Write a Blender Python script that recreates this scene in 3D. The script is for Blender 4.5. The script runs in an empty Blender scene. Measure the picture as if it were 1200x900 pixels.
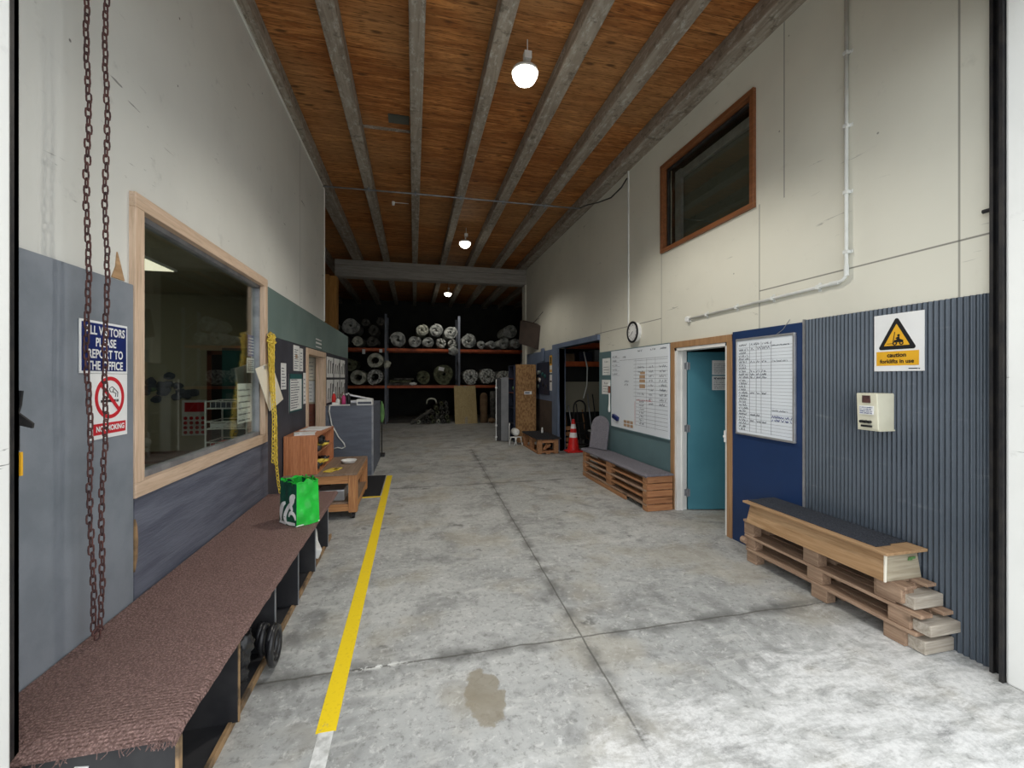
import bpy, bmesh, math, random
from mathutils import Vector, Matrix, Euler
PI = math.pi
rnd = random.Random(11)
S = bpy.context.scene
COL = S.collection

# ------------------------------------------------------------------ materials
class NT:
    """small helper that builds a node material"""
    def __init__(s, name):
        s.m = bpy.data.materials.new(name); s.m.use_nodes = True
        s.t = s.m.node_tree; s.t.nodes.clear()
        s.out = s.t.nodes.new('ShaderNodeOutputMaterial')
        s.b = s.t.nodes.new('ShaderNodeBsdfPrincipled')
        s.t.links.new(s.b.outputs[0], s.out.inputs[0])
    def n(s, typ): return s.t.nodes.new(typ)
    def put(s, sock, v):
        if isinstance(v, bpy.types.NodeSocket): s.t.links.new(v, sock)
        elif isinstance(v, (tuple, list)):
            sock.default_value = tuple(v) + (1,) if len(v) == 3 and len(sock.default_value) == 4 else tuple(v)
        else: sock.default_value = v
    def math(s, op, a, b=0.0, clamp=False):
        q = s.n('ShaderNodeMath'); q.operation = op; q.use_clamp = clamp
        s.put(q.inputs[0], a); s.put(q.inputs[1], b); return q.outputs[0]
    def mr(s, v, lo, hi, a=0.0, b=1.0):
        q = s.n('ShaderNodeMapRange'); q.interpolation_type = 'SMOOTHSTEP'
        s.put(q.inputs[0], v); q.inputs[1].default_value = lo; q.inputs[2].default_value = hi
        q.inputs[3].default_value = a; q.inputs[4].default_value = b; return q.outputs[0]
    def mix(s, f, a, b, mode='MIX'):
        q = s.n('ShaderNodeMix'); q.data_type = 'RGBA'; q.blend_type = mode
        s.put(q.inputs[0], f); s.put(q.inputs[6], a); s.put(q.inputs[7], b); return q.outputs[2]
    def pos(s, world=False):
        if world: return s.n('ShaderNodeNewGeometry').outputs['Position']
        return s.n('ShaderNodeTexCoord').outputs['Object']
    def xyz(s, v):
        q = s.n('ShaderNodeSeparateXYZ'); s.put(q.inputs[0], v); return q.outputs
    def scale(s, v, k):
        q = s.n('ShaderNodeMapping'); s.put(q.inputs[0], v); q.inputs[3].default_value = k; return q.outputs[0]
    def noise(s, v, sc, det=4, rough=.55, dist=0.0):
        q = s.n('ShaderNodeTexNoise'); s.put(q.inputs['Vector'], v); q.inputs['Scale'].default_value = sc
        q.inputs['Detail'].default_value = det; q.inputs['Roughness'].default_value = rough
        q.inputs['Distortion'].default_value = dist; return q.outputs[0]
    def vor(s, v, sc, feat='F1'):
        q = s.n('ShaderNodeTexVoronoi'); q.feature = feat; s.put(q.inputs['Vector'], v)
        q.inputs['Scale'].default_value = sc; return q.outputs[0]
    def bump(s, h, dist=.01, st=.5):
        q = s.n('ShaderNodeBump'); q.inputs['Distance'].default_value = dist; q.inputs['Strength'].default_value = st
        s.put(q.inputs['Height'], h); s.t.links.new(q.outputs[0], s.b.inputs['Normal'])
    def done(s, col, rough=.6, metal=0.0, spec=.4):
        s.put(s.b.inputs['Base Color'], col); s.put(s.b.inputs['Roughness'], rough)
        s.put(s.b.inputs['Metallic'], metal); s.b.inputs['Specular IOR Level'].default_value = spec
        return s.m

def L(r, g, b):
    """sRGB 0-255 to linear"""
    f = lambda c: (c/255/12.92) if c/255 <= .04045 else ((c/255+.055)/1.055)**2.4
    return (f(r), f(g), f(b))

def speck(name, c, c2=None, sc=6, rough=.6, bump=0.0, spec=.4, metal=0.0, amt=1.0, stretch=(1,1,1)):
    """paint / plastic / cloth with a soft mottled second colour"""
    q = NT(name); v = q.scale(q.pos(), stretch)
    a = q.noise(v, sc, 5)
    if c2 is None: c2 = tuple(x*.78 for x in c)
    col = q.mix(q.mr(a, .38, .64, 0, amt), c, c2)
    if bump: q.bump(q.noise(v, sc*6, 4), .01, bump)
    return q.done(col, rough, metal, spec)

def wood(name, c, c2, axis=1, sc=1.0, rough=.6, knots=True, bump=.25):
    """timber with grain along one axis"""
    q = NT(name); st = [14*sc]*3; st[axis] = .9*sc
    v = q.scale(q.pos(), st)
    g = q.noise(v, 1.6, 6, .62, 1.2); f = q.noise(v, 7, 3)
    col = q.mix(q.mr(g, .33, .68), c, c2)
    col = q.mix(q.mr(f, .45, .75, 0, .45), col, tuple(x*.55 for x in c2))
    oi = q.n('ShaderNodeObjectInfo')
    col = q.mix(q.math('MULTIPLY', oi.outputs['Random'], .35), col, tuple(x*.6 for x in c))
    if knots:
        kv = [5*sc]*3; kv[axis] = 1.6*sc
        k = q.vor(q.scale(q.pos(), kv), 1.0)
        col = q.mix(q.mr(k, .06, .16, .75, 0), col, tuple(x*.3 for x in c2))
    q.bump(g, .004, bump)
    return q.done(col, rough)

def emis(name, c, st):
    q = NT(name); q.done(c, .5); q.put(q.b.inputs['Emission Color'], c); q.b.inputs['Emission Strength'].default_value = st
    return q.m

def glassm(name, tint=(.95,.97,.96), refl=.9):
    q = NT(name); q.t.nodes.remove(q.b)
    tr = q.n('ShaderNodeBsdfTransparent'); tr.inputs[0].default_value = tint+(1,)
    gl = q.n('ShaderNodeBsdfGlossy'); gl.inputs[0].default_value = (1,1,1,1); gl.inputs[1].default_value = .02
    fr = q.n('ShaderNodeFresnel'); bf = q.n('ShaderNodeNewGeometry').outputs['Backfacing']
    q.t.links.new(q.math('SUBTRACT', 1.5, q.math('MULTIPLY', bf, 1.5-1/1.5)), fr.inputs[0])
    mx = q.n('ShaderNodeMixShader')
    q.t.links.new(q.math('MULTIPLY', fr.outputs[0], refl), mx.inputs[0])
    q.t.links.new(tr.outputs[0], mx.inputs[1]); q.t.links.new(gl.outputs[0], mx.inputs[2])
    q.t.links.new(mx.outputs[0], q.out.inputs[0])
    return q.m

MT = {}
def make_floor_mat():
    q = NT('worn concrete floor'); p = q.pos(True); x, y, z = q.xyz(p)
    big = q.noise(p, .55, 5, .6); mid = q.noise(p, 2.6, 6, .65, .6); fine = q.noise(p, 26, 5, .7); streak = q.noise(q.scale(p, (1.1, 5.5, 1)), 1.2, 5, .65, .8)
    col = q.mix(q.mr(big, .35, .66), (.36,.365,.355), (.47,.47,.455))
    col = q.mix(q.mr(mid, .45, .66, 0, .65), col, (.20,.20,.195))
    col = q.mix(q.mr(streak, .52, .70, 0, .55), col, (.58,.575,.545))
    col = q.mix(q.mr(q.noise(p, 11, 7, .75), .50, .66, 0, .55), col, (.21,.21,.20))
    col = q.mix(q.mr(q.noise(p, 19, 5, .75, .4), .54, .66, 0, .55), col, (.64,.635,.61))
    col = q.mix(q.mr(fine, .52, .68, 0, .6), col, (.15,.15,.14))
    col = q.mix(q.math('MULTIPLY', q.mr(q.noise(p, 1.3, 3), .50, .64), .4), col, (.40,.36,.28))
    # scattered dark drips
    sp = q.vor(p, 2.3); sn = q.noise(p, 9, 3)
    spots = q.math('MULTIPLY', q.mr(q.math('ADD', sp, q.math('MULTIPLY', q.math('SUBTRACT', q.noise(p, 14, 4), .5), .35)), .05, .15, 1, 0), q.mr(sn, .42, .52))
    col = q.mix(q.math('MULTIPLY', spots, .7), col, (.09,.09,.085))
    # smudged grey patches
    sm = q.math('MULTIPLY', q.mr(q.noise(p, 1.05, 4, .6, 1.5), .55, .68), q.mr(q.noise(p, 6, 5), .40, .62))
    col = q.mix(q.math('MULTIPLY', sm, .5), col, (.10,.10,.10))
    # saw-cut joints (wobbly)
    wob = q.math('MULTIPLY', q.math('SUBTRACT', mid, .5), .03)
    jx = q.math('ABSOLUTE', q.math('SUBTRACT', q.math('ADD', x, wob), q.math('ADD', q.math('MULTIPLY', y, .035), .955)))
    jy = q.math('ABSOLUTE', q.math('SUBTRACT', q.math('ADD', y, q.math('MULTIPLY', wob, 2.0)), 2.55))
    jy2 = q.math('ABSOLUTE', q.math('SUBTRACT', q.math('ADD', y, wob), 6.6))
    far = q.mr(y, 9.8, 10.2, 1, 0)
    jx = q.math('ADD', jx, q.math('SUBTRACT', 1.0, far))
    j = q.math('MINIMUM', q.math('MINIMUM', jx, q.math('MULTIPLY', jy, .8)), q.math('MULTIPLY', jy2, 1.6))
    dirt = q.math('MULTIPLY', q.mr(j, .0, .10, .75, 0), q.mr(q.noise(p, 4.5, 4), .36, .6))
    col = q.mix(dirt, col, (.10,.10,.095))
    col = q.mix(q.mr(j, .002, .009, .75, 0), col, (.085,.08,.07))
    # chipped pale filler in the cross joint near the yellow line
    ch = q.math('MULTIPLY', q.mr(q.math('ABSOLUTE', q.math('SUBTRACT', x, -.2)), .0, .28, 1, 0), q.mr(jy, .0, .035, 1, 0))
    col = q.mix(q.math('MULTIPLY', ch, q.mr(q.noise(p, 22, 3), .45, .55)), col, (.75,.75,.72))
    # brown stain
    dx = q.math('DIVIDE', q.math('SUBTRACT', x, .355), .105); dy = q.math('DIVIDE', q.math('SUBTRACT', y, 2.19), .22)
    rr = q.math('ADD', q.math('MULTIPLY', dx, dx), q.math('MULTIPLY', dy, dy))
    rr = q.math('ADD', rr, q.math('MULTIPLY', q.math('SUBTRACT', q.noise(p, 12, 5), .5), 1.8))
    col = q.mix(q.mr(rr, .75, 1.0, .75, 0), col, (.24,.205,.145))
    # white, flaking paint by the threshold
    edge = q.math('ADD', q.math('SUBTRACT', y, q.math('MULTIPLY', x, .30)), q.math('MULTIPLY', q.math('SUBTRACT', q.noise(p, 2.2, 6, .7, 1.0), .5), 2.2))
    wm = q.mr(edge, 1.25, 1.65, 1, 0)
    rt = q.n('ShaderNodeMapping'); q.put(rt.inputs[0], p); rt.inputs[2].default_value = (0, 0, .7); rt.inputs[3].default_value = (1, 3.0, 1)
    wn = q.mr(q.noise(rt.outputs[0], 3.4, 10, .78, .4), .36, .58)
    wf = q.mr(q.noise(p, 30, 5, .8), .35, .6)
    col = q.mix(q.math('MULTIPLY', q.math('MULTIPLY', wm, wn), q.math('ADD', .35, q.math('MULTIPLY', wf, .4))), col, (.78,.775,.765))
    q.bump(q.math('ADD', q.math('MULTIPLY', fine, .5), q.mr(j, 0, .008)), .006, .35)
    return q.done(col, q.mr(mid, .3, .7, .55, .8), 0, .35)

def make_wall_mat(name, c, seams_h=(), seams_v=(), grime=.6):
    """painted sheet lining with narrow butt joints; seams_h = heights, seams_v = (y, zlo, zhi)"""
    q = NT(name); p = q.pos(True); x, y, z = q.xyz(p)
    a = q.noise(p, .8, 4); b = q.noise(p, 5, 5, .7)
    col = q.mix(q.mr(a, .35, .7), c, tuple(k*.9 for k in c))
    col = q.mix(q.mr(b, .60, .78, 0, grime*.6), col, tuple(k*.62 for k in c))
    # scuffs: thin slanted streaks
    v = q.n('ShaderNodeMapping'); q.put(v.inputs[0], p); v.inputs[2].default_value = (.5, 0, 0); v.inputs[3].default_value = (1, 1.0, 7)
    s1 = q.math('MULTIPLY', q.mr(q.noise(v.outputs[0], 3.2, 4, .6, 1.0), .66, .70), q.mr(q.noise(p, 1.7, 2), .5, .62))
    col = q.mix(q.math('MULTIPLY', s1, grime*.8), col, (.10,.10,.09))
    sp = q.math('MULTIPLY', q.mr(q.vor(p, 5.5), .03, .055, 1, 0), q.mr(q.noise(p, 1.3, 2), .52, .56))
    col = q.mix(q.math('MULTIPLY', sp, grime), col, (.06,.055,.05))
    for h, ylo, yhi in seams_h:
        k = q.mr(q.math('ABSOLUTE', q.math('SUBTRACT', z, h)), .003, .008, .75, 0)
        k = q.math('MULTIPLY', k, q.math('MULTIPLY', q.math('GREATER_THAN', y, ylo), q.math('LESS_THAN', y, yhi)))
        col = q.mix(k, col, (.10,.095,.08))
    for yy, zl, zh in seams_v:
        k = q.mr(q.math('ABSOLUTE', q.math('SUBTRACT', y, yy)), .003, .008, .65, 0)
        k = q.math('MULTIPLY', k, q.math('MULTIPLY', q.math('GREATER_THAN', z, zl), q.math('LESS_THAN', z, zh)))
        col = q.mix(k, col, (.12,.115,.10))
    q.bump(b, .003, .2)
    return q.done(col, .65, 0, .3)

def make_ceiling_mat():
    q = NT('brown ceiling boards'); p = q.pos(True); x, y, z = q.xyz(p)
    row = q.math('FLOOR', q.math('DIVIDE', y, .19))
    wn = q.n('ShaderNodeTexWhiteNoise'); wn.noise_dimensions = '1D'; q.put(wn.inputs['W'], row)
    off = q.n('ShaderNodeCombineXYZ'); q.put(off.inputs[0], q.math('MULTIPLY', wn.outputs[0], 7.0))
    va = q.n('ShaderNodeVectorMath'); va.operation = 'ADD'; q.put(va.inputs[0], p); q.put(va.inputs[1], off.outputs[0])
    v = q.scale(va.outputs[0], (.9, 9, 1))
    g = q.noise(v, 1.7, 7, .65, 1.6); f = q.noise(v, 8, 4); big = q.noise(p, .5, 3)
    g2 = q.noise(q.scale(va.outputs[0], (.35, 3.2, 1)), 1.5, 6, .7, 2.2)
    col = q.mix(q.mr(g, .38, .62), (.68,.29,.085), (.31,.105,.026))
    col = q.mix(q.mr(g2, .44, .62, 0, .7), col, (.29,.095,.022))
    col = q.mix(q.mr(g2, .28, .42, .55, 0), col, (.68,.37,.15))
    col = q.mix(q.math('MULTIPLY', wn.outputs[0], .5), col, (.24,.08,.02))
    col = q.mix(q.mr(big, .42, .62, 0, .4), col, (.46,.27,.115))
    col = q.mix(q.mr(f, .52, .66, 0, .75), col, (.085,.035,.013))
    k = q.vor(q.scale(p, (2.4, 7, 1)), 1.0)
    col = q.mix(q.mr(k, .07, .2, .8, 0), col, (.07,.03,.012))
    fr = q.math('FRACT', q.math('DIVIDE', y, .19))
    seam = q.math('MINIMUM', fr, q.math('SUBTRACT', 1.0, fr))
    col = q.mix(q.mr(seam, .01, .03, .6, 0), col, (.05,.022,.01))
    q.bump(g, .004, .3)
    return q.done(col, .6, 0, .3)

def make_joist_mat():
    q = NT('weathered grey joist timber'); p = q.pos(True)
    v = q.scale(p, (9, .7, 9)); g = q.noise(v, 1.4, 6, .65, 1.0); b = q.noise(q.scale(p, (4, 1.6, 4)), 2.2, 5, .7)
    col = q.mix(q.mr(g, .32, .7), (.36,.315,.26), (.225,.185,.145))
    col = q.mix(q.mr(b, .56, .72, 0, .55), col, (.50,.475,.42))
    col = q.mix(q.mr(q.noise(q.scale(p, (1, .45, 1)), 16, 6, .75), .52, .64, 0, .6), col, (.52,.50,.45))
    col = q.mix(q.mr(q.noise(p, 9, 6, .75), .53, .66, 0, .7), col, (.11,.092,.07))
    q.bump(g, .006, .4)
    return q.done(col, .75, 0, .2)

def make_corr_mat():
    q = NT('blue grey painted corrugated sheet'); p = q.pos(True)
    col = q.mix(q.mr(q.noise(p, 1.2, 4), .35, .7), (.075,.092,.115), (.055,.07,.09))
    col = q.mix(q.mr(q.noise(q.scale(p, (1,1,6)), 3, 5), .62, .8, 0, .4), col, (.2,.22,.24))
    return q.done(col, .33, .2, .55)

def make_carpet_mat(name, c, c2, rib=0.0):
    q = NT(name); p = q.pos(True); x, y, z = q.xyz(p)
    a = q.vor(p, 95); n = q.noise(p, 170, 3, .8); b = q.noise(p, 2.2, 4)
    col = q.mix(q.mr(a, .1, .7), c, c2)
    col = q.mix(q.mr(n, .52, .66, 0, .6), col, tuple(min(1, k*2.1) for k in c))
    col = q.mix(q.mr(b, .4, .7, 0, .25), col, tuple(k*.7 for k in c))
    h = q.math('ADD', a, n)
    if rib:
        w = q.math('SINE', q.math('MULTIPLY', y, 2*PI/rib)); h = q.math('ADD', h, q.math('MULTIPLY', w, .22))
        col = q.mix(q.mr(w, -.2, .9, .12, 0), col, tuple(k*.45 for k in c))
    q.bump(h, .012, .9)
    return q.done(col, .95, 0, .1)

def make_yellow_mat():
    q = NT('worn yellow floor paint'); p = q.pos(True); x, y, z = q.xyz(p)
    a = q.noise(p, 9, 6, .7); b = q.noise(p, 60, 3)
    col = q.mix(q.mr(a, .62, .70, 0, .75), (.86,.62,.010), (.40,.33,.16))
    col = q.mix(q.mr(b, .56, .7, 0, .5), col, (.66,.45,.02))
    return q.done(col, .6)

def build_materials():
    m = MT
    m['floor'] = make_floor_mat()
    cream = (.70,.68,.585)
    m['wallL'] = make_wall_mat('scuffed pale lining', (.66,.655,.61), (), ((6.1, 2.6, 4.8),), .9)
    m['wallR'] = make_wall_mat('cream wall lining', cream,
        ((2.476, 1.6, 3.424), (2.44, 5.07, 7.2)),
        ((1.90, 2.12, 4.9), (3.146, 3.25, 4.9), (3.424, 2.1, 3.3), (5.07, 2.1, 3.3), (6.95, 2.4, 2.6)), .6)
    m['plain'] = make_wall_mat('plain interior paint', (.46,.42,.31), (), (), .3)
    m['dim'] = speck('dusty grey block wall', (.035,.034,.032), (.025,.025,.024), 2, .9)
    m['white_conc'] = make_wall_mat('white painted concrete', (.86,.86,.83), (), (), 1.0)
    m['cross'] = wood('grey cross beam', (.40,.375,.34), (.27,.25,.225), 0, .8, .75, False); m['ceil'] = make_ceiling_mat(); m['joist'] = make_joist_mat(); m['corr'] = make_corr_mat()
    m['carpet'] = make_carpet_mat('brown looped carpet', (.34,.22,.195), (.19,.118,.105), .014)
    m['greycarpet'] = make_carpet_mat('grey carpet', (.30,.285,.32), (.18,.17,.195))
    m['darkmat'] = make_carpet_mat('charcoal carpet', (.055,.055,.06), (.03,.03,.033))
    m['boxcarpet'] = make_carpet_mat('charcoal blue ribbed carpet', (.085,.092,.11), (.05,.055,.068), .02)
    m['yellow'] = make_yellow_mat()
    m['whitepaint'] = speck('worn white floor paint', (.7,.7,.68), (.42,.42,.40), 14)
    m['panel_near'] = speck('blue grey board', (.215,.235,.265), (.17,.19,.215), 3, .6, .15)
    m['panel_win'] = speck('brushed slate paint', (.13,.14,.18), (.085,.092,.125), 2.2, .7, .5, stretch=(1,.6,6))
    m['charcoal'] = speck('charcoal painted board', (.055,.055,.07), (.04,.04,.052), 3, .6)
    m['greenband'] = speck('grey green paint', (.165,.225,.21), (.135,.19,.178), 1.4, .6)
    m['greenpanel'] = speck('teal grey paint', (.115,.19,.205), (.10,.165,.18), 1.6, .5)
    m['bluegrey'] = speck('blue grey paint', (.145,.185,.27), (.115,.15,.22), 2, .55)
    m['navy'] = speck('navy painted board', (.012,.036,.112), (.010,.030,.093), 2, .5)
    m['brownpanel'] = speck('dull brown board', (.085,.062,.05), (.06,.045,.038), 3, .7)
    m['teal'] = speck('teal door paint', (.075,.245,.31), (.06,.205,.265), 1.2, .45)
    m['blackply'] = speck('black painted plywood', (.018,.018,.021), (.035,.034,.036), 4, .55)
    m['wornply'] = speck('worn ply edge', (.35,.22,.11), (.08,.055,.035), 7, .7)
    m['blackmetal'] = speck('black steel', (.014,.014,.016), (.03,.027,.025), 9, .5, .1)
    m['frame_pale'] = wood('pale timber frame', (.72,.54,.40), (.58,.41,.28), 1, 1, .5, False)
    m['frame_palev'] = wood('pale timber upright', (.72,.54,.40), (.58,.41,.28), 2, 1, .5, False)
    m['frame_brown'] = wood('stained brown frame', (.43,.25,.125), (.33,.18,.085), 2, 1, .45, False)
    m['frame_red'] = wood('reddish window timber', (.30,.115,.045), (.19,.066,.024), 1, 1, .4, False)
    m['orange'] = wood('orange timber', (.62,.31,.08), (.42,.18,.045), 2, 1, .6)
    m['pallet'] = wood('orange pallet timber', (.50,.255,.12), (.30,.135,.06), 1, 1, .75)
    m['palletx'] = wood('orange pallet end timber', (.52,.25,.115), (.33,.13,.055), 0, 1, .75)
    m['greypal'] = wood('grey brown pallet timber', (.44,.30,.205), (.25,.155,.10), 1, 1, .8)
    m['greypalx'] = wood('weathered pale pallet timber', (.56,.50,.42), (.36,.31,.25), 0, 1, .8)
    m['boxwood'] = wood('honey coloured board', (.50,.32,.175), (.33,.19,.09), 1, .8, .55)
    m['boxend'] = wood('pale grey end board', (.50,.44,.33), (.34,.28,.19), 0, .8, .6)
    m['cabwood'] = wood('red brown veneer', (.60,.25,.115), (.43,.155,.065), 2, 1.4, .4, False, .05)
    m['trolwood'] = wood('orange brown timber', (.62,.31,.125), (.33,.125,.045), 0, 1.2, .6)
    m['trolwoodv'] = wood('orange brown upright', (.64,.32,.13), (.34,.13,.048), 2, 1.2, .6)
    m['trolwoody'] = wood('orange brown rail', (.62,.31,.125), (.33,.125,.045), 1, 1.2, .6)
    m['troltop'] = wood('worn brown top', (.32,.225,.16), (.21,.14,.095), 1, 1, .55)
    m['yellowply'] = wood('yellow plywood', (.56,.44,.22), (.46,.34,.15), 2, .7, .6)
    m['osb'] = speck('flaky chipboard', (.42,.24,.10), (.23,.115,.045), 24, .75, .2, stretch=(1,1,.6))
    m['tin'] = speck('brown cardboard tube', (.22,.14,.075), (.15,.09,.05), 5, .8)
    m['counter'] = speck('slate painted ply', (.135,.152,.195), (.11,.124,.16), 2.5, .6, .3, stretch=(1,1,6))
    m['white'] = speck('white plastic', (.80,.80,.78), (.70,.70,.68), 5, .4)
    m['whitepaintwood'] = speck('white gloss paint', (.82,.81,.78), (.72,.71,.68), 3, .35)
    m['cream'] = speck('cream enamel', (.74,.71,.56), (.66,.63,.49), 4, .4)
    m['paper'] = speck('white paper', (.78,.78,.76), (.70,.70,.69), 3, .7)
    m['creampaper'] = speck('cream card', (.80,.74,.62), (.74,.68,.55), 3, .7)
    m['board'] = speck('whiteboard enamel', (.78,.82,.86), (.72,.76,.81), .8, .22)
    m['alum'] = speck('brushed aluminium', (.55,.55,.56), (.45,.45,.46), 8, .35, metal=.7)
    m['pvc'] = speck('white conduit', (.76,.77,.74), (.66,.67,.64), 4, .45)
    m['steel'] = speck('galvanised steel', (.33,.34,.36), (.22,.23,.25), 6, .45, metal=.5)
    m['rust'] = speck('rusty brown iron', (.105,.042,.036), (.055,.026,.026), 30, .75, .4)
    m['ychain'] = speck('yellow plastic', (.80,.60,.09), (.62,.44,.05), 18, .45)
    m['orangesteel'] = speck('orange rack steel', (.62,.13,.035), (.45,.085,.025), 4, .5)
    m['upright'] = speck('blue grey rack steel', (.20,.22,.27), (.15,.165,.20), 4, .5)
    m['roll'] = speck('pale carpet backing', (.50,.51,.48), (.20,.21,.20), 9, .85, .3)
    m['rollc'] = speck('cream felt roll', (.66,.66,.56), (.34,.35,.29), 8, .85, .3)
    m['rollg'] = speck('olive green roll', (.16,.17,.10), (.07,.075,.045), 8, .85, .3)
    m['rolld'] = speck('dark carpet roll', (.13,.125,.11), (.05,.05,.045), 8, .85, .3)
    m['rollw'] = speck('mottled white fleece', (.72,.73,.68), (.10,.10,.09), 13, .85, .3)
    m['shade_black'] = speck('black rubbery cloth', (.012,.012,.014), (.028,.028,.03), 6, .35, .2)
    m['ink'] = speck('black ink', (.012,.012,.014), None, 5, .5)
    m['inkblue'] = speck('blue ink', (.03,.05,.22), None, 5, .5)
    m['inkgrey'] = speck('grey ink', (.10,.115,.15), None, 5, .5)
    m['inkred'] = speck('red ink', (.50,.06,.07), None, 5, .5)
    m['inktan'] = speck('tan card', (.50,.33,.20), None, 5, .6)
    m['signblue'] = speck('navy sign print', (.012,.024,.135), None, 5, .35)
    m['signred'] = speck('red sign print', (.56,.024,.035), (.5,.02,.03), 5, .35)
    m['signyellow'] = speck('amber sign print', (.80,.43,.03), (.74,.39,.025), 5, .35)
    m['signwhite'] = speck('white sign face', (.82,.82,.81), (.76,.76,.75), 3, .3)
    m['baggreen'] = speck('bright green bag plastic', (.018,.55,.05), (.014,.40,.035), 7, .35, .35)
    m['bagdark'] = speck('dark green bag plastic', (.008,.085,.05), (.006,.06,.036), 7, .35, .3)
    m['conered'] = speck('red cone plastic', (.72,.025,.022), (.60,.02,.02), 5, .4)
    m['grey'] = speck('mid grey sheet', (.22,.225,.235), (.17,.175,.185), 3, .5)
    m['pink'] = speck('pink plastic', (.62,.06,.22), None, 5, .4)
    m['green'] = speck('light green cloth', (.16,.33,.11), (.11,.24,.08), 6, .7)
    m['redbrown'] = speck('red brown wood stain', (.20,.065,.04), (.14,.045,.03), 4, .5)
    m['navycab'] = speck('dark navy board', (.022,.028,.055), (.016,.02,.04), 3, .6)
    m['tealdim'] = speck('deep teal', (.02,.11,.11), None, 3, .6)
    m['drab'] = speck('grey green blind', (.10,.105,.088), (.085,.09,.075), 1.5, .8)  # for the added high window panel and the ceiling plate
    m['glass'] = glassm('window glass', (.90,.93,.90), 1.0)
    m['darkglass'] = glassm('grey tinted glass', (.45,.48,.46), .9)
    m['lamp'] = emis('lamp glow', (1.0,.96,.82), 9)
    m['troffer'] = emis('ceiling panel glow', (1.0,.93,.72), 1.1)
build_materials()

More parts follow.
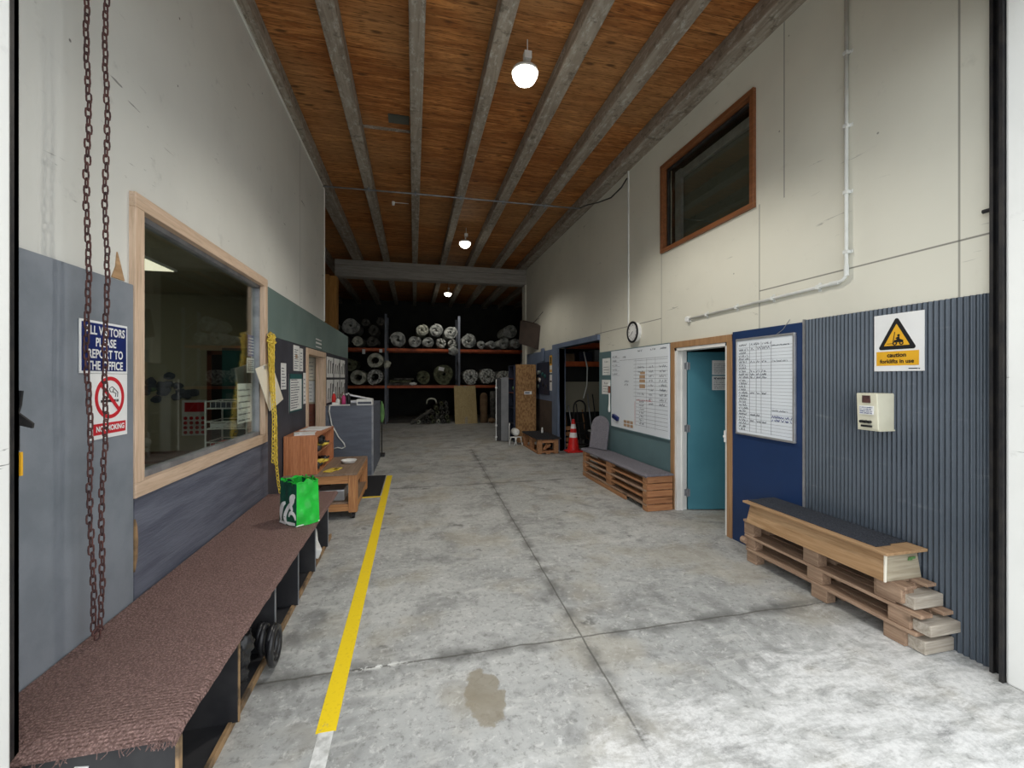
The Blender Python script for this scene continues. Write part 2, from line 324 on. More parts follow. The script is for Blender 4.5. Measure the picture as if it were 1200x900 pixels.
# ------------------------------------------------------------------ mesh helpers
class MB:
    def __init__(s): s.v = []; s.f = []; s.T = None
    def add(s, vs, fs):
        b = len(s.v)
        s.v += [(s.T @ Vector(p)) if s.T is not None else Vector(p) for p in vs]
        s.f += [tuple(b+i for i in f) for f in fs]; return s
    def box(s, x0, x1, y0, y1, z0, z1):
        return s.add([(x0,y0,z0),(x1,y0,z0),(x1,y1,z0),(x0,y1,z0),(x0,y0,z1),(x1,y0,z1),(x1,y1,z1),(x0,y1,z1)],
                     [(0,3,2,1),(4,5,6,7),(0,1,5,4),(1,2,6,5),(2,3,7,6),(3,0,4,7)])
    def obox(s, c, size, rot):
        R = Euler(rot).to_matrix(); c = Vector(c); a, b, d = (k/2 for k in size)
        P = [c + R @ Vector((i*a, j*b, k*d)) for k in (-1,1) for j in (-1,1) for i in (-1,1)]
        return s.add(P, [(0,2,3,1),(4,5,7,6),(0,1,5,4),(1,3,7,5),(3,2,6,7),(2,0,4,6)])
    def hexa(s, bot, top):
        """box from 4 bottom and 4 top points"""
        return s.add(list(bot)+list(top), [(0,3,2,1),(4,5,6,7),(0,1,5,4),(1,2,6,5),(2,3,7,6),(3,0,4,7)])
    def rings(s, rings, closed=True, cap=True):
        n = len(rings[0]); vs = [p for r in rings for p in r]; fs = []
        for i in range(len(rings)-1):
            for j in range(n if closed else n-1):
                k = (j+1) % n
                fs.append((i*n+j, i*n+k, (i+1)*n+k, (i+1)*n+j))
        if cap and closed:
            fs.append(tuple(range(n-1, -1, -1))); m = (len(rings)-1)*n
            fs.append(tuple(range(m, m+n)))
        return s.add(vs, fs)
    def cyl(s, p0, p1, r0, r1=None, n=16, cap=True):
        r1 = r0 if r1 is None else r1
        p0, p1 = Vector(p0), Vector(p1); d = (p1-p0).normalized()
        a = d.orthogonal().normalized(); b = d.cross(a)
        R = [[p + r*(math.cos(t)*a + math.sin(t)*b) for t in (2*PI*k/n for k in range(n))] for p, r in ((p0,r0),(p1,r1))]
        return s.rings(R, True, cap)
    def lathe(s, c, prof, n=24, axis='z'):
        c = Vector(c); ax = {'z': lambda r,h,t: (r*math.cos(t), r*math.sin(t), h), 'x': lambda r,h,t: (h, r*math.cos(t), r*math.sin(t)), 'y': lambda r,h,t: (r*math.sin(t), h, r*math.cos(t))}[axis]
        R = [[c + Vector(ax(r,h,2*PI*k/n)) for k in range(n)] for r,h in prof]
        return s.rings(R)
    def tube(s, path, r, n=8, closed=False):
        P = [Vector(p) for p in path]; N = len(P); rings = []; prev = None
        for i in range(N):
            if closed: d = P[(i+1)%N]-P[i-1]
            else: d = P[min(i+1,N-1)]-P[max(i-1,0)]
            d.normalize()
            a = (prev - d*prev.dot(d)) if prev is not None else d.orthogonal()
            if a.length < 1e-6: a = d.orthogonal()
            a.normalize(); prev = a; b = d.cross(a)
            rings.append([P[i] + r*(math.cos(2*PI*k/n)*a + math.sin(2*PI*k/n)*b) for k in range(n)])
        if closed: rings.append(rings[0])
        return s.rings(rings, True, not closed)
    def poly(s, pts, nrm, th):
        """flat outline extruded by th along nrm"""
        nv = Vector(nrm)*th; n = len(pts); P = [Vector(p) for p in pts]
        fs = [tuple(range(n)), tuple(range(2*n-1, n-1, -1))] + [(i, i+n, (i+1)%n+n, (i+1)%n) for i in range(n)]
        return s.add(P + [p+nv for p in P], fs)
    def blob(s, c, size, seed=0, amp=.18, sub=3, fold=5.0):
        r = random.Random(seed); bm = bmesh.new(); bmesh.ops.create_icosphere(bm, subdivisions=sub, radius=1)
        from mathutils import noise
        o = Vector((r.random()*50, r.random()*50, 0)); vs = []
        for v in bm.verts:
            k = 1 + amp*noise.noise(v.co*1.6+o) + amp*.6*noise.noise(v.co*fold+o)
            vs.append(Vector(c)+Vector((v.co.x*size[0]*k, v.co.y*size[1]*k, v.co.z*size[2]*k)))
        fs = [tuple(q.index for q in f.verts) for f in bm.faces]; bm.free()
        return s.add(vs, fs)
    def build(s, name, mat, parent=None, bevel=0.0, smooth=False):
        me = bpy.data.meshes.new(name)
        if parent is not None:
            org = Vector((0,0,0)); q = parent
            while q is not None: org += q.location; q = q.parent
        else:
            lo = [min(p[i] for p in s.v) for i in range(3)]; hi = [max(p[i] for p in s.v) for i in range(3)]
            org = Vector(((lo[0]+hi[0])/2, (lo[1]+hi[1])/2, lo[2]))
        me.from_pydata([tuple(p-org) for p in s.v], [], s.f)
        bm = bmesh.new(); bm.from_mesh(me); bmesh.ops.recalc_face_normals(bm, faces=bm.faces); bm.to_mesh(me); bm.free()
        o = bpy.data.objects.new(name, me); COL.objects.link(o)
        if parent is not None: o.parent = parent
        else: o.location = org
        me.materials.append(MT[mat] if isinstance(mat, str) else mat)
        if smooth:
            for p in me.polygons: p.use_smooth = True
        if bevel:
            b = o.modifiers.new('edge', 'BEVEL'); b.width = bevel; b.segments = 2; b.limit_method = 'ANGLE'; b.angle_limit = .6
        return o

def tag(o, label, cat, group=None):
    o['label'] = label; o['category'] = cat
    if group: o['group'] = group
    return o
def thing(name, label, cat, loc, group=None):
    o = bpy.data.objects.new(name, None); COL.objects.link(o); o.location = loc; o.empty_display_size = .05
    return tag(o, label, cat, group)
def struct(o, label=None):
    o['kind'] = 'structure'
    if label: o['label'] = label
    return o
def lab(o, label): o['label'] = label; return o

def text(body, size, mat, parent, o, xd, yd, name='lettering', bold=.0, align='CENTER', sx=1.0, lift=.002):
    """lettering in a plane: o = anchor point, xd reading direction, yd up"""
    cu = bpy.data.curves.new('txt', 'FONT'); cu.body = body; cu.size = size; cu.align_x = align; cu.align_y = 'CENTER'; cu.offset = bold
    cu.resolution_u = 3
    ob = bpy.data.objects.new('txt', cu); me = ob.to_mesh()
    xd, yd = Vector(xd), Vector(yd); nd = xd.cross(yd); b = MB()
    b.add([Vector(o) + xd*v.co.x*sx + yd*v.co.y + nd*lift for v in me.vertices], [tuple(p.vertices) for p in me.polygons])
    ob.to_mesh_clear(); bpy.data.objects.remove(ob); bpy.data.curves.remove(cu)
    return b.build(name, mat, parent)

class Face:
    """flat drawing surface: u along reading direction, v up, measured from a corner"""
    def __init__(s, o, xd, yd): s.o, s.x, s.y = Vector(o), Vector(xd), Vector(yd); s.n = s.x.cross(s.y)
    def p(s, u, v, w=0.0): return s.o + s.x*u + s.y*v + s.n*w
    def rect(s, mb, u0, u1, v0, v1, w0=.0, w1=.002):
        return mb.hexa([s.p(u0,v0,w0), s.p(u1,v0,w0), s.p(u1,v1,w0), s.p(u0,v1,w0)], [s.p(u0,v0,w1), s.p(u1,v0,w1), s.p(u1,v1,w1), s.p(u0,v1,w1)])
    def shape(s, mb, pts, w0=.0, w1=.002): return mb.poly([s.p(u,v,w0) for u,v in pts], s.n, w1-w0)
    def ring(s, mb, cu, cv, r0, r1, w0, w1, n=40):
        fs = []; vs = []
        for k in range(n):
            t = 2*PI*k/n
            for r, w in ((r0,w0),(r1,w0),(r1,w1),(r0,w1)): vs.append(s.p(cu+r*math.cos(t), cv+r*math.sin(t), w))
        for k in range(n):
            a, b = 4*k, 4*((k+1)%n)
            for i in range(4): fs.append((a+i, a+(i+1)%4, b+(i+1)%4, b+i))
        return mb.add(vs, fs)
    def disc(s, mb, cu, cv, r, w0, w1, n=32): return s.shape(mb, [(cu+r*math.cos(2*PI*k/n), cv+r*math.sin(2*PI*k/n)) for k in range(n)], w0, w1)
    def scrawl(s, mb, u, v, w, h, r, lift=.003, th=.0032):
        """an unreadable handwritten squiggle"""
        x = u; up = r.random() > .5
        while x < u+w:
            st = h*r.uniform(.3, .75); y0 = v if up else v+h*r.uniform(.5,1); y1 = v+h*r.uniform(.5,1) if up else v
            d = Vector((st, y1-y0)); L_ = d.length or 1; nx, ny = -d.y/L_*th/2, d.x/L_*th/2
            s.shape(mb, [(x+nx,y0+ny),(x-nx,y0-ny),(x+st-nx,y1-ny),(x+st+nx,y1+ny)], lift-.001, lift)
            x += st*.8; up = not up
            if r.random() < .16: x += h*.7

def holed(rect, holes):
    """cells of a rectangle (a0,a1,b0,b1) left over by rectangular holes"""
    holes = [(max(h[0],rect[0]),min(h[1],rect[1]),max(h[2],rect[2]),min(h[3],rect[3])) for h in holes]
    A = sorted({rect[0], rect[1], *[k for h in holes for k in h[:2]]}); B = sorted({rect[2], rect[3], *[k for h in holes for k in h[2:]]})
    out = []
    for i in range(len(A)-1):
        for j in range(len(B)-1):
            ca, cb = (A[i]+A[i+1])/2, (B[j]+B[j+1])/2
            if not any(h[0] < ca < h[1] and h[2] < cb < h[3] for h in holes): out.append((A[i],A[i+1],B[j],B[j+1]))
    return out

XR, XL = 3.2, -1.46
FR = lambda y, z, x=XR: Face((x, y, z), (0,-1,0), (0,0,1))     # right wall, looking at it: u runs towards smaller y
FL = lambda y, z, x=XL: Face((x, y, z), (0,1,0), (0,0,1))      # left wall: u runs towards larger y

# ================================================================== THE SETTING
def setting():
    b = MB(); b.box(-6.5, 7.5, 1.2, 20, -.1, 0); struct(b.build('floor', 'floor'), 'stained grey concrete warehouse floor with saw cut joints')
    b = MB(); b.box(-40, 40, -40, 1.2, -.12, -.003); struct(b.build('pavement', 'floor'), 'concrete yard outside the opening')
    # left wall: office partition below, pale lining above
    b = MB()
    for y0,y1,z0,z1 in holed((1.3,10.2,0,2.58), [(2.72,4.72,1.06,2.60),(6.45,7.58,0,2.0)]): b.box(XL-.12, XL, y0,y1,z0,z1)
    for y0,y1,z0,z1 in holed((1.3,7.656,2.58,4.81), [(2.72,4.72,2.0,2.60)]): b.box(XL-.12, XL, y0,y1,z0,z1)
    struct(b.build('wall_left', 'wallL'), 'pale scuffed left wall above the office window')
    b = MB(); b.box(XL, XL+.022, 1.60, 2.635, 0, 2.140); struct(b.build('trim_1', 'panel_near', bevel=.003), 'blue grey board on the left wall behind the rusty chain')
    b = MB()
    for y0,y1,z0,z1 in holed((2.665,4.80,0,1.06), []): b.box(XL, XL+.010, y0,y1,z0,z1)
    struct(b.build('trim_2', 'panel_win'), 'slate painted board below the office window')
    b = MB(); b.box(XL, XL+.014, 4.80, 10.2, 2.085, 2.582); struct(b.build('trim_3', 'greenband', bevel=.003), 'grey green band above the inner doorway')
    b = MB()
    for y0,y1,z0,z1 in holed((4.80,10.2,0,2.085), [(6.45,7.58,0,2.0)]): b.box(XL, XL+.008, y0,y1,z0,z1)
    struct(b.build('trim_4', 'charcoal'), 'charcoal painted wall between the office window and the counter')
    # a chipped sliver of bare ply above the near board, and a peeled one at its far edge
    b = MB(); f = FL(2.50, 2.15); f.shape(b, [(0,0),(.095,0),(.055,.10),(.04,.135),(.03,.06)], .0, .006); struct(b.build('trim_5', 'boxwood'), 'bare splintered wood above the blue grey board')
    b = MB(); f = FL(2.652, .62); f.shape(b, [(0,0),(.022,.07),(.026,.16),(.02,.24),(.004,.28)], .011, .020); struct(b.build('trim_6', 'wornply'), 'split orange edge of the blue grey board')
    b = MB(); b.box(XL-.002, XL+.012, 1.6, 7.656, 4.785, 4.809); b.box(XL-.002, XL+.012, 7.64, 7.66, 2.60, 4.785); struct(b.build('trim_16', 'whitepaintwood'), 'pale bead along the edge of the left lining')
    # right wall
    b = MB()
    for y0,y1,z0,z1 in holed((1.3,12.4,0,4.81), [(3.85,4.755,0,2.02),(3.50,5.02,3.33,4.40),(7.0,9.12,0,2.32)]): b.box(XR, XR+.12, y0,y1,z0,z1)
    struct(b.build('wall_right', 'wallR'), 'cream right wall with narrow lining joints')
    # right wall claddings
    me = MB(); n = 40*8; pts = []
    for k in range(n+1):
        y = 2.93 - (2.93-1.655)*k/n; pts.append((XR-.009-.0068*math.sin(2*PI*(y)/.030), y))
    me.rings([[(x,y,0.0) for x,y in pts], [(x,y,2.135) for x,y in pts]], False, False)
    struct(me.build('trim_7', 'corr', smooth=True), 'blue grey corrugated metal sheet on the right wall')
    b = MB(); b.box(XR-.020, XR, 2.925, 2.945, 0, 2.14); struct(b.build('trim_8', 'alum'), 'thin silver strip between the navy board and the corrugated sheet')
    b = MB(); b.box(XR-.014, XR, 2.945, 3.76, 0, 2.12); struct(b.build('trim_9', 'navy', bevel=.003), 'navy board beside the teal door')
    b = MB(); b.box(XR-.010, XR, 4.835, 6.995, 0, 2.10); struct(b.build('trim_10', 'greenpanel'), 'teal grey board behind the large whiteboard')
    b = MB()
    for y0,y1,z0,z1 in holed((9.12,11.95,1.10,2.33), []): b.box(XR-.010, XR, y0,y1,z0,z1)
    struct(b.build('trim_11', 'bluegrey'), 'blue grey wall beyond the storage opening')
    b = MB(); b.box(XR-.012, XR, 9.6, 11.9, 0, 1.10); struct(b.build('trim_12', 'brownpanel'), 'dull brown board above the small pallet seat')
    b = MB(); b.box(XR-.05, XR+.14, 9.12, 9.52, 0, 2.32); b.box(XR-.05, XR+.14, 6.98, 9.52, 2.32, 2.42)
    struct(b.build('trim_13', 'bluegrey', bevel=.004), 'blue grey post and header of the storage opening')
    # front wall of the building with the roller door opening
    b = MB(); b.box(-7, -1.172, 1.25, 1.58, 0, 6); struct(b.build('wall_front', 'white_conc', bevel=.012), 'white painted concrete jamb left of the opening')
    b = MB(); b.box(3.115, 8, 1.25, 1.65, 0, 6); struct(b.build('wall_front.001', 'white_conc', bevel=.012), 'white painted concrete jamb right of the opening')
    b = MB(); b.box(-1.172, 3.115, 1.25, 1.60, 3.74, 6); struct(b.build('wall_front.002', 'white_conc'), 'lintel over the opening')
    b = MB(); b.box(XL, -1.214, 1.582, 1.598, 0, 3.95); b.box(-1.232, -1.214, 1.582, 1.66, 0, 3.95); b.box(XL, -1.214, 1.644, 1.66, 0, 3.95)
    struct(b.build('trim_14', 'blackmetal'), 'black roller door track on the left jamb')
    b = MB(); b.box(3.10, XR-.014, 1.652, 1.668, 0, 3.95); b.box(3.176, XR-.014, 1.652, 1.735, 0, 3.95); b.box(3.150, XR-.014, 1.719, 1.735, 0, 3.95)
    struct(b.build('trim_15', 'blackmetal'), 'black roller door track on the right jamb')
    # back bay
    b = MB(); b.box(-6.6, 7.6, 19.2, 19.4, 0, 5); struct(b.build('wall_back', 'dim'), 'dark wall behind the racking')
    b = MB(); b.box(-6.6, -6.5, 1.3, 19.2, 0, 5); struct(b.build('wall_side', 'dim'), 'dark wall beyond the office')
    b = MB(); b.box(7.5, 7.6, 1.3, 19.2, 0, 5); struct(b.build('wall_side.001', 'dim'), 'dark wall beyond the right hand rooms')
    b = MB(); b.box(-6.6, 7.6, 1.3, 19.4, 5.0, 5.12); struct(b.build('ceiling', 'ceil'), 'brown board ceiling between the joists')
    k = 0
    for x0,x1,w in ((-1.60,-1.37,'along the left wall'),(-.81,-.655,'second from the left wall'),(-.045,.10,'third from the left wall'),(.72,.87,'left of the round lamps'),(1.47,1.645,'right of the round lamps'),(2.25,2.43,'second from the right wall'),(2.985,3.225,'along the right wall')):
        b = MB(); b.box(x0, x1, 1.3, 19.2, 4.81, 5.0)
        struct(b.build('ceiling_joist', 'joist', bevel=.012), 'weathered grey ceiling joist '+w)
    for x0 in (3.75, 4.5, -2.35, -3.1):
        b = MB(); b.box(x0, x0+.15, 10.5, 19.2, 4.81, 5.0); struct(b.build('ceiling_joist', 'joist'), 'joist over the racking bay')
    b = MB(); b.box(-2.05, 3.32, 12.1, 12.4, 4.37, 4.81); b.box(-2.05, 3.32, 12.06, 12.1, 4.66, 4.81); b.box(-2.05, 3.32, 12.075, 12.1, 4.37, 4.44)
    struct(b.build('cross_beam', 'cross', bevel=.01), 'heavy grey beam across the hall in front of the racking')
    b = MB(); b.box(3.16, 3.34, 12.05, 12.40, 0, 4.37); struct(b.build('wall_pillar', 'wallR', bevel=.02), 'cream pillar under the right end of the cross beam')
    b = MB(); b.box(-2.33, -2.19, 12.1, 12.4, 0, 4.4); b.box(-2.19, -2.0, 12.1, 12.4, 0, 4.37); struct(b.build('timber_column', 'orange', bevel=.01), 'orange timber post under the left end of the cross beam')
    # rooms behind: office, passage, upper room, corridor, storage bay
    b = MB(); b.box(-5.6, -1.585, 6.2, 6.28, 0, 2.7); b.box(-5.6, -5.5, 1.6, 6.2, 0, 2.7); b.box(-5.6, -1.585, 1.6, 1.7, 0, 2.7)
    struct(b.build('wall_office', 'plain'), 'dim cream wall inside the office')
    b = MB(); b.box(-5.6, XL-.125, 1.6, 7.6, 2.70, 2.78); b.box(-5.6, XL-.125, 7.6, 10.2, 2.5, 2.575); struct(b.build('ceiling_office', 'plain'), 'office ceiling')
    b = MB(); b.box(-4.0, XL-.125, 7.66, 7.74, 0, 2.5); b.box(-3.9,-3.8,6.28,7.66,0,2.7); struct(b.build('wall_passage', 'plain'), 'inner passage wall covered with notices')
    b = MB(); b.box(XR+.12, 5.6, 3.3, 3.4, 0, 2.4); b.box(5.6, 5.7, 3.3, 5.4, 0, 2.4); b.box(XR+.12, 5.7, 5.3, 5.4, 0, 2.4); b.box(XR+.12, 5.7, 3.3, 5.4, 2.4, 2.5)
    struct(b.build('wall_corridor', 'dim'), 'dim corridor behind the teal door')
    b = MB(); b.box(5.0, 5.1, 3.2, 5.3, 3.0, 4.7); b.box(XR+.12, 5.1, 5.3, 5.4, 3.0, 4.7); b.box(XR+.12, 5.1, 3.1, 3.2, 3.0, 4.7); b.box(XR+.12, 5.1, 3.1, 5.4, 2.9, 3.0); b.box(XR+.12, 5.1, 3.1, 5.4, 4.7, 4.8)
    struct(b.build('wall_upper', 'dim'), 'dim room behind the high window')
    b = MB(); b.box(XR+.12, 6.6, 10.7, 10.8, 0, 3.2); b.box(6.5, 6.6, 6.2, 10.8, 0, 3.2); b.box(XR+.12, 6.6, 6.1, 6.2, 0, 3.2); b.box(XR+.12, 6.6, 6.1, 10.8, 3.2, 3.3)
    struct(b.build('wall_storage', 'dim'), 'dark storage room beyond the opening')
    # painted lines
    b = MB(); b.box(-.445, -.355, 2.13, 7.50, 0, .0025); o = struct(b.build('floor_line', 'yellow'), 'yellow walkway line painted along the floor')
    b = MB(); b.box(-.432, -.365, 1.5, 2.13, 0, .002); struct(b.build('floor_line.001', 'whitepaint'), 'white worn start of the walkway line')
    b = MB(); b.box(-.80, -.445, 6.17, 6.225, 0, .0025); struct(b.build('floor_line.002', 'yellow'), 'short yellow line along the near edge of the floor mat')

def windows_doors():
    # ---- office window
    t = thing('window_1', 'large office window with a pale timber frame in the left wall', 'window', (XL, 3.72, 1.0)); t['kind'] = 'structure'
    F = FL(2.638, 1.012); W, H = 2.09, 1.625; fw = .08
    b = MB(); F.rect(b, 0, W, 0, fw, -.06, .03); F.rect(b, 0, W, H-fw, H, -.06, .03); b.build('frame', 'frame_pale', t, .004)
    b = MB(); F.rect(b, 0, fw, fw, H-fw, -.06, .03); F.rect(b, W-fw, W, fw, H-fw, -.06, .03); b.build('frame_post', 'frame_palev', t, .004)
    b = MB()
    for u0,u1,v0,v1 in ((fw,W-fw,fw,fw+.035),(fw,W-fw,H-fw-.03,H-fw),(fw,fw+.03,fw,H-fw),(W-fw-.03,W-fw,fw,H-fw)): F.rect(b, u0,u1,v0,v1, -.07, -.015)
    lab(b.build('glazing_bead', 'steel', t), 'grey metal glazing bead')
    b = MB(); F.rect(b, fw, W-fw, fw, H-fw, -.052, -.046); b.build('glass_pane', 'glass', t)
    # ---- high window on the right wall
    t = thing('window_2', 'dark high window with a reddish timber frame in the right wall', 'window', (XR, 4.26, 3.29)); t['kind'] = 'structure'
    F = FR(5.055, 3.29); W, H = 1.59, 1.15; fw = .05
    b = MB(); F.rect(b, 0, W, 0, fw, -.08, .035); F.rect(b, 0, W, H-fw, H, -.08, .035); F.rect(b, 0, fw, fw, H-fw, -.08, .035); F.rect(b, W-fw, W, fw, H-fw, -.08, .035)
    b.build('frame', 'frame_red', t, .004)
    b = MB(); g = fw+.012
    for u0,u1,v0,v1 in ((g,g+.025,g,H-g),(W-g-.025,W-g,g,H-g),(g,W-g,g,g+.02),(g,W-g,H-g-.025,H-g)): F.rect(b, u0,u1,v0,v1,-.07,-.03)
    b.build('sash', 'blackmetal', t)
    b = MB(); F.rect(b, g+.05, g+.17, g+.02, H-g-.05, -.16, -.12); F.rect(b, g+.17, W-g-.02, H-g-.17, H-g-.07, -.16, -.12); lab(b.build('inner_reveal', 'alum', t), 'light grey strip of the inner reveal')
    b = MB(); F.rect(b, fw, W-fw, fw, H-fw, -.056, -.050); b.build('glass_pane', 'glass', t)
    b = MB(); F.rect(b, fw+.02, W-fw-.02, fw+.02, H-fw-.02, -.20, -.19); lab(b.build('tone_panel', 'drab', t), 'dark grey green panel added behind the glass for its tone')  # added panel, lifts the black window to the dim room tone
    # ---- teal door
    t = thing('door_1', 'open teal door in a brown timber frame with a white jamb', 'door', (XR, 4.3, 0)); t['kind'] = 'structure'
    F = FR(4.835, 0); W, H = 1.075, 2.10; fw = .075
    b = MB(); F.rect(b, 0, fw, 0, H, 0, .022); F.rect(b, W-fw, W, 0, H, 0, .022); F.rect(b, 0, W, H-fw, H, 0, .024); b.build('architrave', 'frame_brown', t, .003)
    b = MB(); b.box(XR-.012, XR+.13, 4.715, 4.760, 0, 2.025); b.box(XR-.012, XR+.13, 3.835, 3.868, 0, 2.025); b.box(XR-.012, XR+.13, 3.835, 4.76, 1.985, 2.025); b.box(XR+.05, XR+.075, 4.70, 4.72, 0, 1.99)
    b.build('jamb', 'whitepaintwood', t, .003)
    hx, hy = 3.325, 4.700; dx, dy = .9746, -.2241; nx, ny = -.2241, -.9746
    def Q(a, w, z): return (hx+dx*a+nx*w, hy+dy*a+ny*w, z)
    b = MB(); b.hexa([Q(.012,-.036,.012),Q(.80,-.036,.012),Q(.80,0,.012),Q(.012,0,.012)], [Q(.012,-.036,1.975),Q(.80,-.036,1.975),Q(.80,0,1.975),Q(.012,0,1.975)])
    leaf = b.build('door_leaf', 'teal', t, .003)
    for z in (.22, 1.02, 1.80):
        b = MB(); b.cyl((hx-.004,hy-.006,z-.05),(hx-.004,hy-.006,z+.05), .010, n=10); b.hexa([Q(.0,0,z-.045),Q(.035,0,z-.045),Q(.035,.004,z-.045),Q(.0,.004,z-.045)],[Q(.0,0,z+.045),Q(.035,0,z+.045),Q(.035,.004,z+.045),Q(.0,.004,z+.045)])
        b.box(hx-.030, hx-.004, 4.708, 4.714, z-.040, z+.040); b.build('hinge', 'steel', t)
    b = MB(); b.cyl(Q(.74,0,1.0), Q(.74,.05,1.0), .02, n=12); b.cyl(Q(.74,.05,1.0), Q(.62,.05,1.0), .009, n=8); b.build('door_handle', 'alum', leaf)
    for z0,z1,nm in ((1.69,1.87,0),(1.50,1.675,1)):
        G = Face(Q(.31,.002,z0), (dx,dy,0), (0,0,1)); b = MB(); G.rect(b, 0, .21, 0, z1-z0, 0, .002); p = b.build('notice', 'paper', leaf)
        b = MB(); r = random.Random(5+nm)
        for q in range(6): G.scrawl(b, .02, .02+q*.022, .15, .009, r, .004)
        if nm:
            for q in range(2): G.scrawl(b, .02, .14, .15, .02, r, .004, .006)
        b.build('print', 'inkgrey', p)
    b = MB(); b.box(XR-.034, XR-.012, 3.845, 3.862, .98, 1.10); b.box(XR-.05, XR-.012, 3.85, 3.857, 1.03, 1.05); b.build('strike_plate', 'white', t, .002)
    # ---- inner doorway on the left wall
    t = thing('door_2', 'pale timber doorway frame in the charcoal left wall', 'doorway', (XL, 7.0, 0)); t['kind'] = 'structure'
    F = FL(6.37, 0); W, H = 1.29, 2.07; fw = .085
    b = MB(); F.rect(b, 0, fw, 0, H, -.12, .03); F.rect(b, W-fw, W, 0, H, -.12, .03); F.rect(b, fw, W-fw, H-fw, H, -.12, .03); b.build('frame', 'frame_palev', t, .004)

setting(); windows_doors()

# ================================================================== THINGS ON THE LEFT
def oval_link(mb, c, up, side, ln, w, r, n=16):
    c, up, side = Vector(c), Vector(up), Vector(side); h = ln/2-w/2; P = []
    for k in range(n):
        t = 2*PI*k/n; x, y = math.cos(t)*w/2, math.sin(t)*w/2
        P.append(c + side*x + up*(y + (h if y > 1e-9 else -h if y < -1e-9 else 0)))
    mb.tube(P, r, 6, True)

def iron_chain():
    t = thing('hanging_chain', 'long rusty looped hand chain hanging in front of the left wall and carpeted bench', 'chain', (-1.33, 2.22, .52))
    def strand(xy0, xy1, z0, z1, flip):
        b = MB(); N = int((z1-z0)/.0335)
        for k in range(N):
            f = k/(N-1); z = z0+.0335*k
            wob = .004*math.sin(k*.31)+.002*math.sin(k*1.7)
            x = xy0[0]+(xy1[0]-xy0[0])*min(1, (z-z0)/1.2)+wob*.5; y = xy0[1]+(xy1[1]-xy0[1])*min(1, (z-z0)/1.2)+wob
            a = (.35 if k % 2 == flip else .35+PI/2)+.25*math.sin(k*.13)
            oval_link(b, (x,y,z), (0,0,1), (math.sin(a), math.cos(a), 0), .0425, .0185, .0035, 12)
        return b
    strand((-1.352,2.205), (-1.362,2.188), .575, 4.2, 0).build('chain_strand', 'rust', t, smooth=True)
    strand((-1.345,2.235), (-1.33,2.248), .575, 4.2, 1).build('chain_strand', 'rust', t, smooth=True)
    b = MB()
    for (y,z,a) in ((2.212,.548,.5),(2.224,.528,1.3),(2.238,.548,2.3)): oval_link(b, (-1.348,y,z), (0,math.cos(a)*.5,math.sin(a)), (.5,.85,0), .0425, .020, .0036, 12)
    b.build('joining_link', 'rust', t, smooth=True)

def door_latches():
    t = thing('door_bracket', 'black angled bracket on the left roller door track', 'bracket', (-1.20,1.66,1.45))
    F = Face((-1.232,1.668,1.42),(1,0,0),(0,0,1)); b = MB(); F.shape(b,[(0,.19),(.022,.19),(.018,.145),(.012,.12),(.05,.085),(.048,.07),(.0,.085)],-.004,.004); F.shape(b,[(0,.0),(.012,.0),(.012,.12),(0,.12)],-.004,.004); b.build('bracket_plate','blackmetal',t)
    b = MB(); b.box(-1.224,-1.212,1.664,1.672,1.34,1.415); lab(b.build('yellow_tag','signyellow',t),'yellow tag below the bracket')
    t = thing('track_bolt', 'small dark bolt on the right roller door track', 'bolt', (3.17,1.745,2.58)); b = MB(); b.cyl((3.172,1.737,2.60),(3.172,1.775,2.60),.012,n=8); b.box(3.160,3.184,1.736,1.741,2.57,2.63); b.build('bolt_plate','blackmetal',t)

def visitor_signs():
    zx = XL+.024
    t = thing('sign', 'navy sign telling all visitors to report to the office', 'sign', (zx, 2.455, 1.675))
    F = FL(2.254, 1.672, zx); W, H = .32, .242
    b = MB(); F.rect(b, 0, W, 0, H, 0, .004); b.build('sign_face', 'signwhite', t)
    b = MB(); F.rect(b, .011, W-.011, .011, H-.011, .004, .006); b.build('printed_field', 'signblue', t)
    for i, s in enumerate(('ALL VISITORS', 'PLEASE', 'REPORT TO', 'THE OFFICE')):
        text(s, .056, 'signwhite', t, F.p(W/2, H-.046-.054*i, .006), F.x, F.y, 'lettering', .0014, sx=.80)
    t = thing('sign', 'white and red no smoking sign below the navy visitors sign', 'sign', (zx, 2.49, 1.36))
    F = FL(2.319, 1.364, zx); W, H = .254, .306
    b = MB(); F.rect(b, 0, W, 0, H, 0, .004); b.build('sign_face', 'signwhite', t)
    cu, cv = W/2, .192
    b = MB(); F.ring(b, cu, cv, .083, .101, .004, .006); d = Vector((.7071,-.7071)); nn = Vector((.7071,.7071))*.0085
    F.shape(b, [tuple(Vector((cu,cv))+d*s1*.088+nn*s2) for s1,s2 in ((-1,-1),(1,-1),(1,1),(-1,1))], .0055, .0075); b.build('prohibition_ring', 'signred', t)
    b = MB(); F.rect(b, cu-.062, cu+.040, cv-.022, cv-.010, .0042, .0052); F.rect(b, cu+.046, cu+.052, cv-.022, cv-.010, .0042, .0052); F.rect(b, cu+.056, cu+.060, cv-.022, cv-.010, .0042, .0052)
    for path in ([(.040,.002),(.046,.020),(.022,.030),(.026,.046)], [(.058,.0),(.060,.026),(.040,.042),(.016,.058),(-.006,.048),(.002,.030),(.022,.030)]):
        P = [F.p(cu+a*.9, cv+c*.9, .0052) for a,c in path]; b.tube(P, .0016, 5)
    b.build('cigarette', 'ink', t)
    b = MB(); F.rect(b, .016, W-.016, .020, .072, .004, .006); b.build('red_strip', 'signred', t)
    text('NO SMOKING', .036, 'signwhite', t, F.p(W/2, .046, .006), F.x, F.y, 'lettering', .0012, sx=.86)

